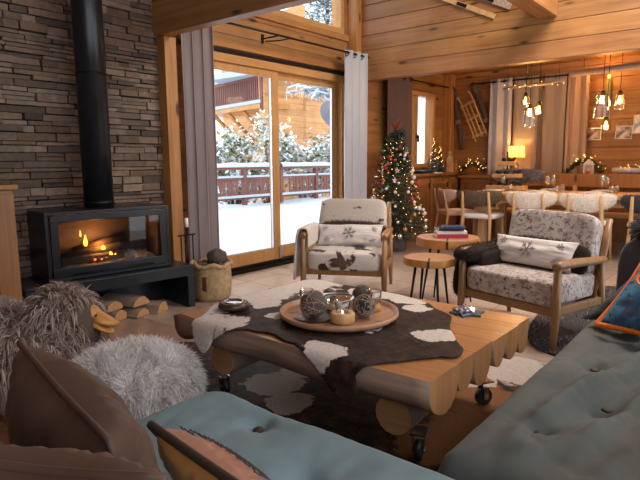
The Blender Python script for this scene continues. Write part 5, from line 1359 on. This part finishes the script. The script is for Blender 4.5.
lt.build('bulbs', 'fairy', t, kind='stuff')
for y in (.3, -.3): MB().tube([(0, y, .0), (0, y, .468)], .0025, 5).build('cable', 'black_metal', t)
PENDANTS = []
def pendant(x, y, z, w, h, label, amber=False):
    t = thing('jar_pendant', label, 'pendant lamp', (x, y, z)); PENDANTS.append((x, y, z - .045))
    MB().tube([(0, 0, .05), (0, 0, 2.498 - z)], .004, 6).build('cord', 'black_metal', t)
    MB().lathe([(.022, .02), (.024, .06), (.010, .075)], seg=14).build('socket', 'black_metal', t)
    MB().sq((0, 0, 0), (.013, .013, .022), 1, nu=12, nv=10).build('bulb', 'bulb', t)
    m_ = MB(); prof = [(.026, .055), (w * .62, .035), (w * .8, -.0), (w * .9, -h * .4), (w, -h)]
    def gl(u, v):
        k = v * (len(prof) - 1); i = min(int(k), len(prof) - 2); f = k - i; r_ = prof[i][0] * (1 - f) + prof[i + 1][0] * f
        return Vector((r_ * math.cos(u * 6.28318), r_ * math.sin(u * 6.28318), prof[i][1] * (1 - f) + prof[i + 1][1] * f))
    m_.grid(gl, 28, 12).build('glass_shade', 'amber_glass' if amber else 'jar_glass', t)
    MB().tube([(w * math.cos(a), w * math.sin(a), -h) for a in [i * .2618 for i in range(25)]], .0028, 6, caps=False).build('shade_rim', 'jar_glass', t)
pendant(6.85, 2.36, 1.87, .052, .06, 'glass jar pendant highest in the left cluster', True)
pendant(6.78, 2.28, 1.725, .085, .19, 'long bell shaped glass pendant lowest in the left cluster')
pendant(6.95, 2.23, 1.765, .055, .07, 'small glass pendant at the right of the left cluster', True)
pendant(6.88, 1.52, 1.825, .095, .22, 'large bell shaped glass pendant under the birch log')
pendant(6.95, 1.36, 1.82, .062, .13, 'glass pendant at the right under the birch log', True)
pendant(6.80, 1.45, 1.54, .060, .07, 'lowest glass pendant under the birch log', True)
# skis on the header wall
for nm, y0, z0, y1, z1, w, lb, mt in (('ski', 3.10, 2.98, 2.36, 2.62, .05, 'long pale ski fixed on the timber wall above the opening', 'pale_wood'), ('ski', 2.66, 2.93, 2.19, 2.70, .085, 'shorter wide ski with binding on the timber wall beside the purlin', 'twig_light')):
    t = thing('wall_ski', lb, 'ski', (5.83, (y0 + y1) / 2, (z0 + z1) / 2)); L = math.hypot(y1 - y0, z1 - z0); a = math.atan2(z1 - z0, y1 - y0); t.rotation_euler = (a, 0, 0)
    MB().box((-.005, 0, 0), (.014, L, w)).build('ski', mt, t, bevel=.004); MB().box((-.02, 0, 0), (.016, .12, w * .7)).build('binding', 'black_metal', t, bevel=.003)

# ------------------------------------------------------------------ light and camera
wd = bpy.data.worlds.new('World'); sc.world = wd; wd.use_nodes = True
n = wd.node_tree.nodes; l = wd.node_tree.links; bg = n['Background']
tc = n.new('ShaderNodeTexCoord'); sp = n.new('ShaderNodeSeparateXYZ'); l.new(tc.outputs['Generated'], sp.inputs[0])
rp = n.new('ShaderNodeValToRGB'); rp.color_ramp.elements[0].position = .45; rp.color_ramp.elements[0].color = (.80, .84, .90, 1)
rp.color_ramp.elements[1].position = .8; rp.color_ramp.elements[1].color = (.98, .98, 1, 1)
l.new(sp.outputs[2], rp.inputs[0]); l.new(rp.outputs[0], bg.inputs[0]); bg.inputs[1].default_value = 1.5
def light(name, kind, loc, energy, col, size=.1, target=None, **kw):
    ld = bpy.data.lights.new(name, kind); ld.energy = energy; ld.color = col
    if kind == 'AREA': ld.shape = 'RECTANGLE'; ld.size, ld.size_y = size
    elif kind != 'SUN': ld.shadow_soft_size = size
    for k, v in kw.items(): setattr(ld, k, v)
    o = bpy.data.objects.new(name, ld); C.objects.link(o); o.location = loc
    if target is not None: o.rotation_euler = (Vector(target) - Vector(loc)).to_track_quat('-Z', 'Y').to_euler()
    return o
light('sun', 'SUN', (6, 9, 8), 1.2, (1, .95, .88), target=(3.6, 3.0, 0), angle=R(12))
for p in PENDANTS: light('pendant_light', 'POINT', p, 3.2, (1, .55, .2), .03)
light('table_lamp_light', 'POINT', LAMP, 4, (1, .5, .14), .05)
light('sconce_light', 'POINT', (8.2, 1.8, 2.3), 4, (1, .42, .08), .05)
light('dining_ceiling_light', 'POINT', (7.2, 2.4, 2.3), 7, (1, .66, .36), .15)
light('dining_ceiling_light', 'POINT', (7.4, .4, 2.3), 6, (1, .66, .36), .15)
sc.cycles.transparent_max_bounces = 32
light('living_room_fill_light', 'AREA', (4.3, .8, 3.8), 85, (1, .88, .76), (1.4, 1.4), (4.4, 1.5, 0))  # unseen fill light added to brighten the interior
light('fire_light', 'POINT', FIRE, 3.5, (1, .4, .08), .05)

f_px, pitch, yaw, roll = 552.5, R(8.156), R(39.04), R(-.412)
fw = Vector((math.cos(pitch) * math.cos(yaw), math.cos(pitch) * math.sin(yaw), -math.sin(pitch)))
r0 = Vector((math.sin(yaw), -math.cos(yaw), 0)); u0 = r0.cross(fw)
rr = r0 * math.cos(roll) + u0 * math.sin(roll); uu = -r0 * math.sin(roll) + u0 * math.cos(roll)
cd = bpy.data.cameras.new('camera'); cd.sensor_width = 36; cd.lens = 36 * f_px / 640; cd.clip_start = .02
cam = bpy.data.objects.new('camera', cd); C.objects.link(cam)
M = Matrix((rr, uu, -fw)).transposed().to_4x4(); M.translation = Vector((0, 0, 1.15)); cam.matrix_world = M
sc.camera = cam
sc.view_settings.view_transform = 'Standard'; sc.view_settings.look = 'None'; sc.view_settings.gamma = 1
sc.view_settings.exposure = .95
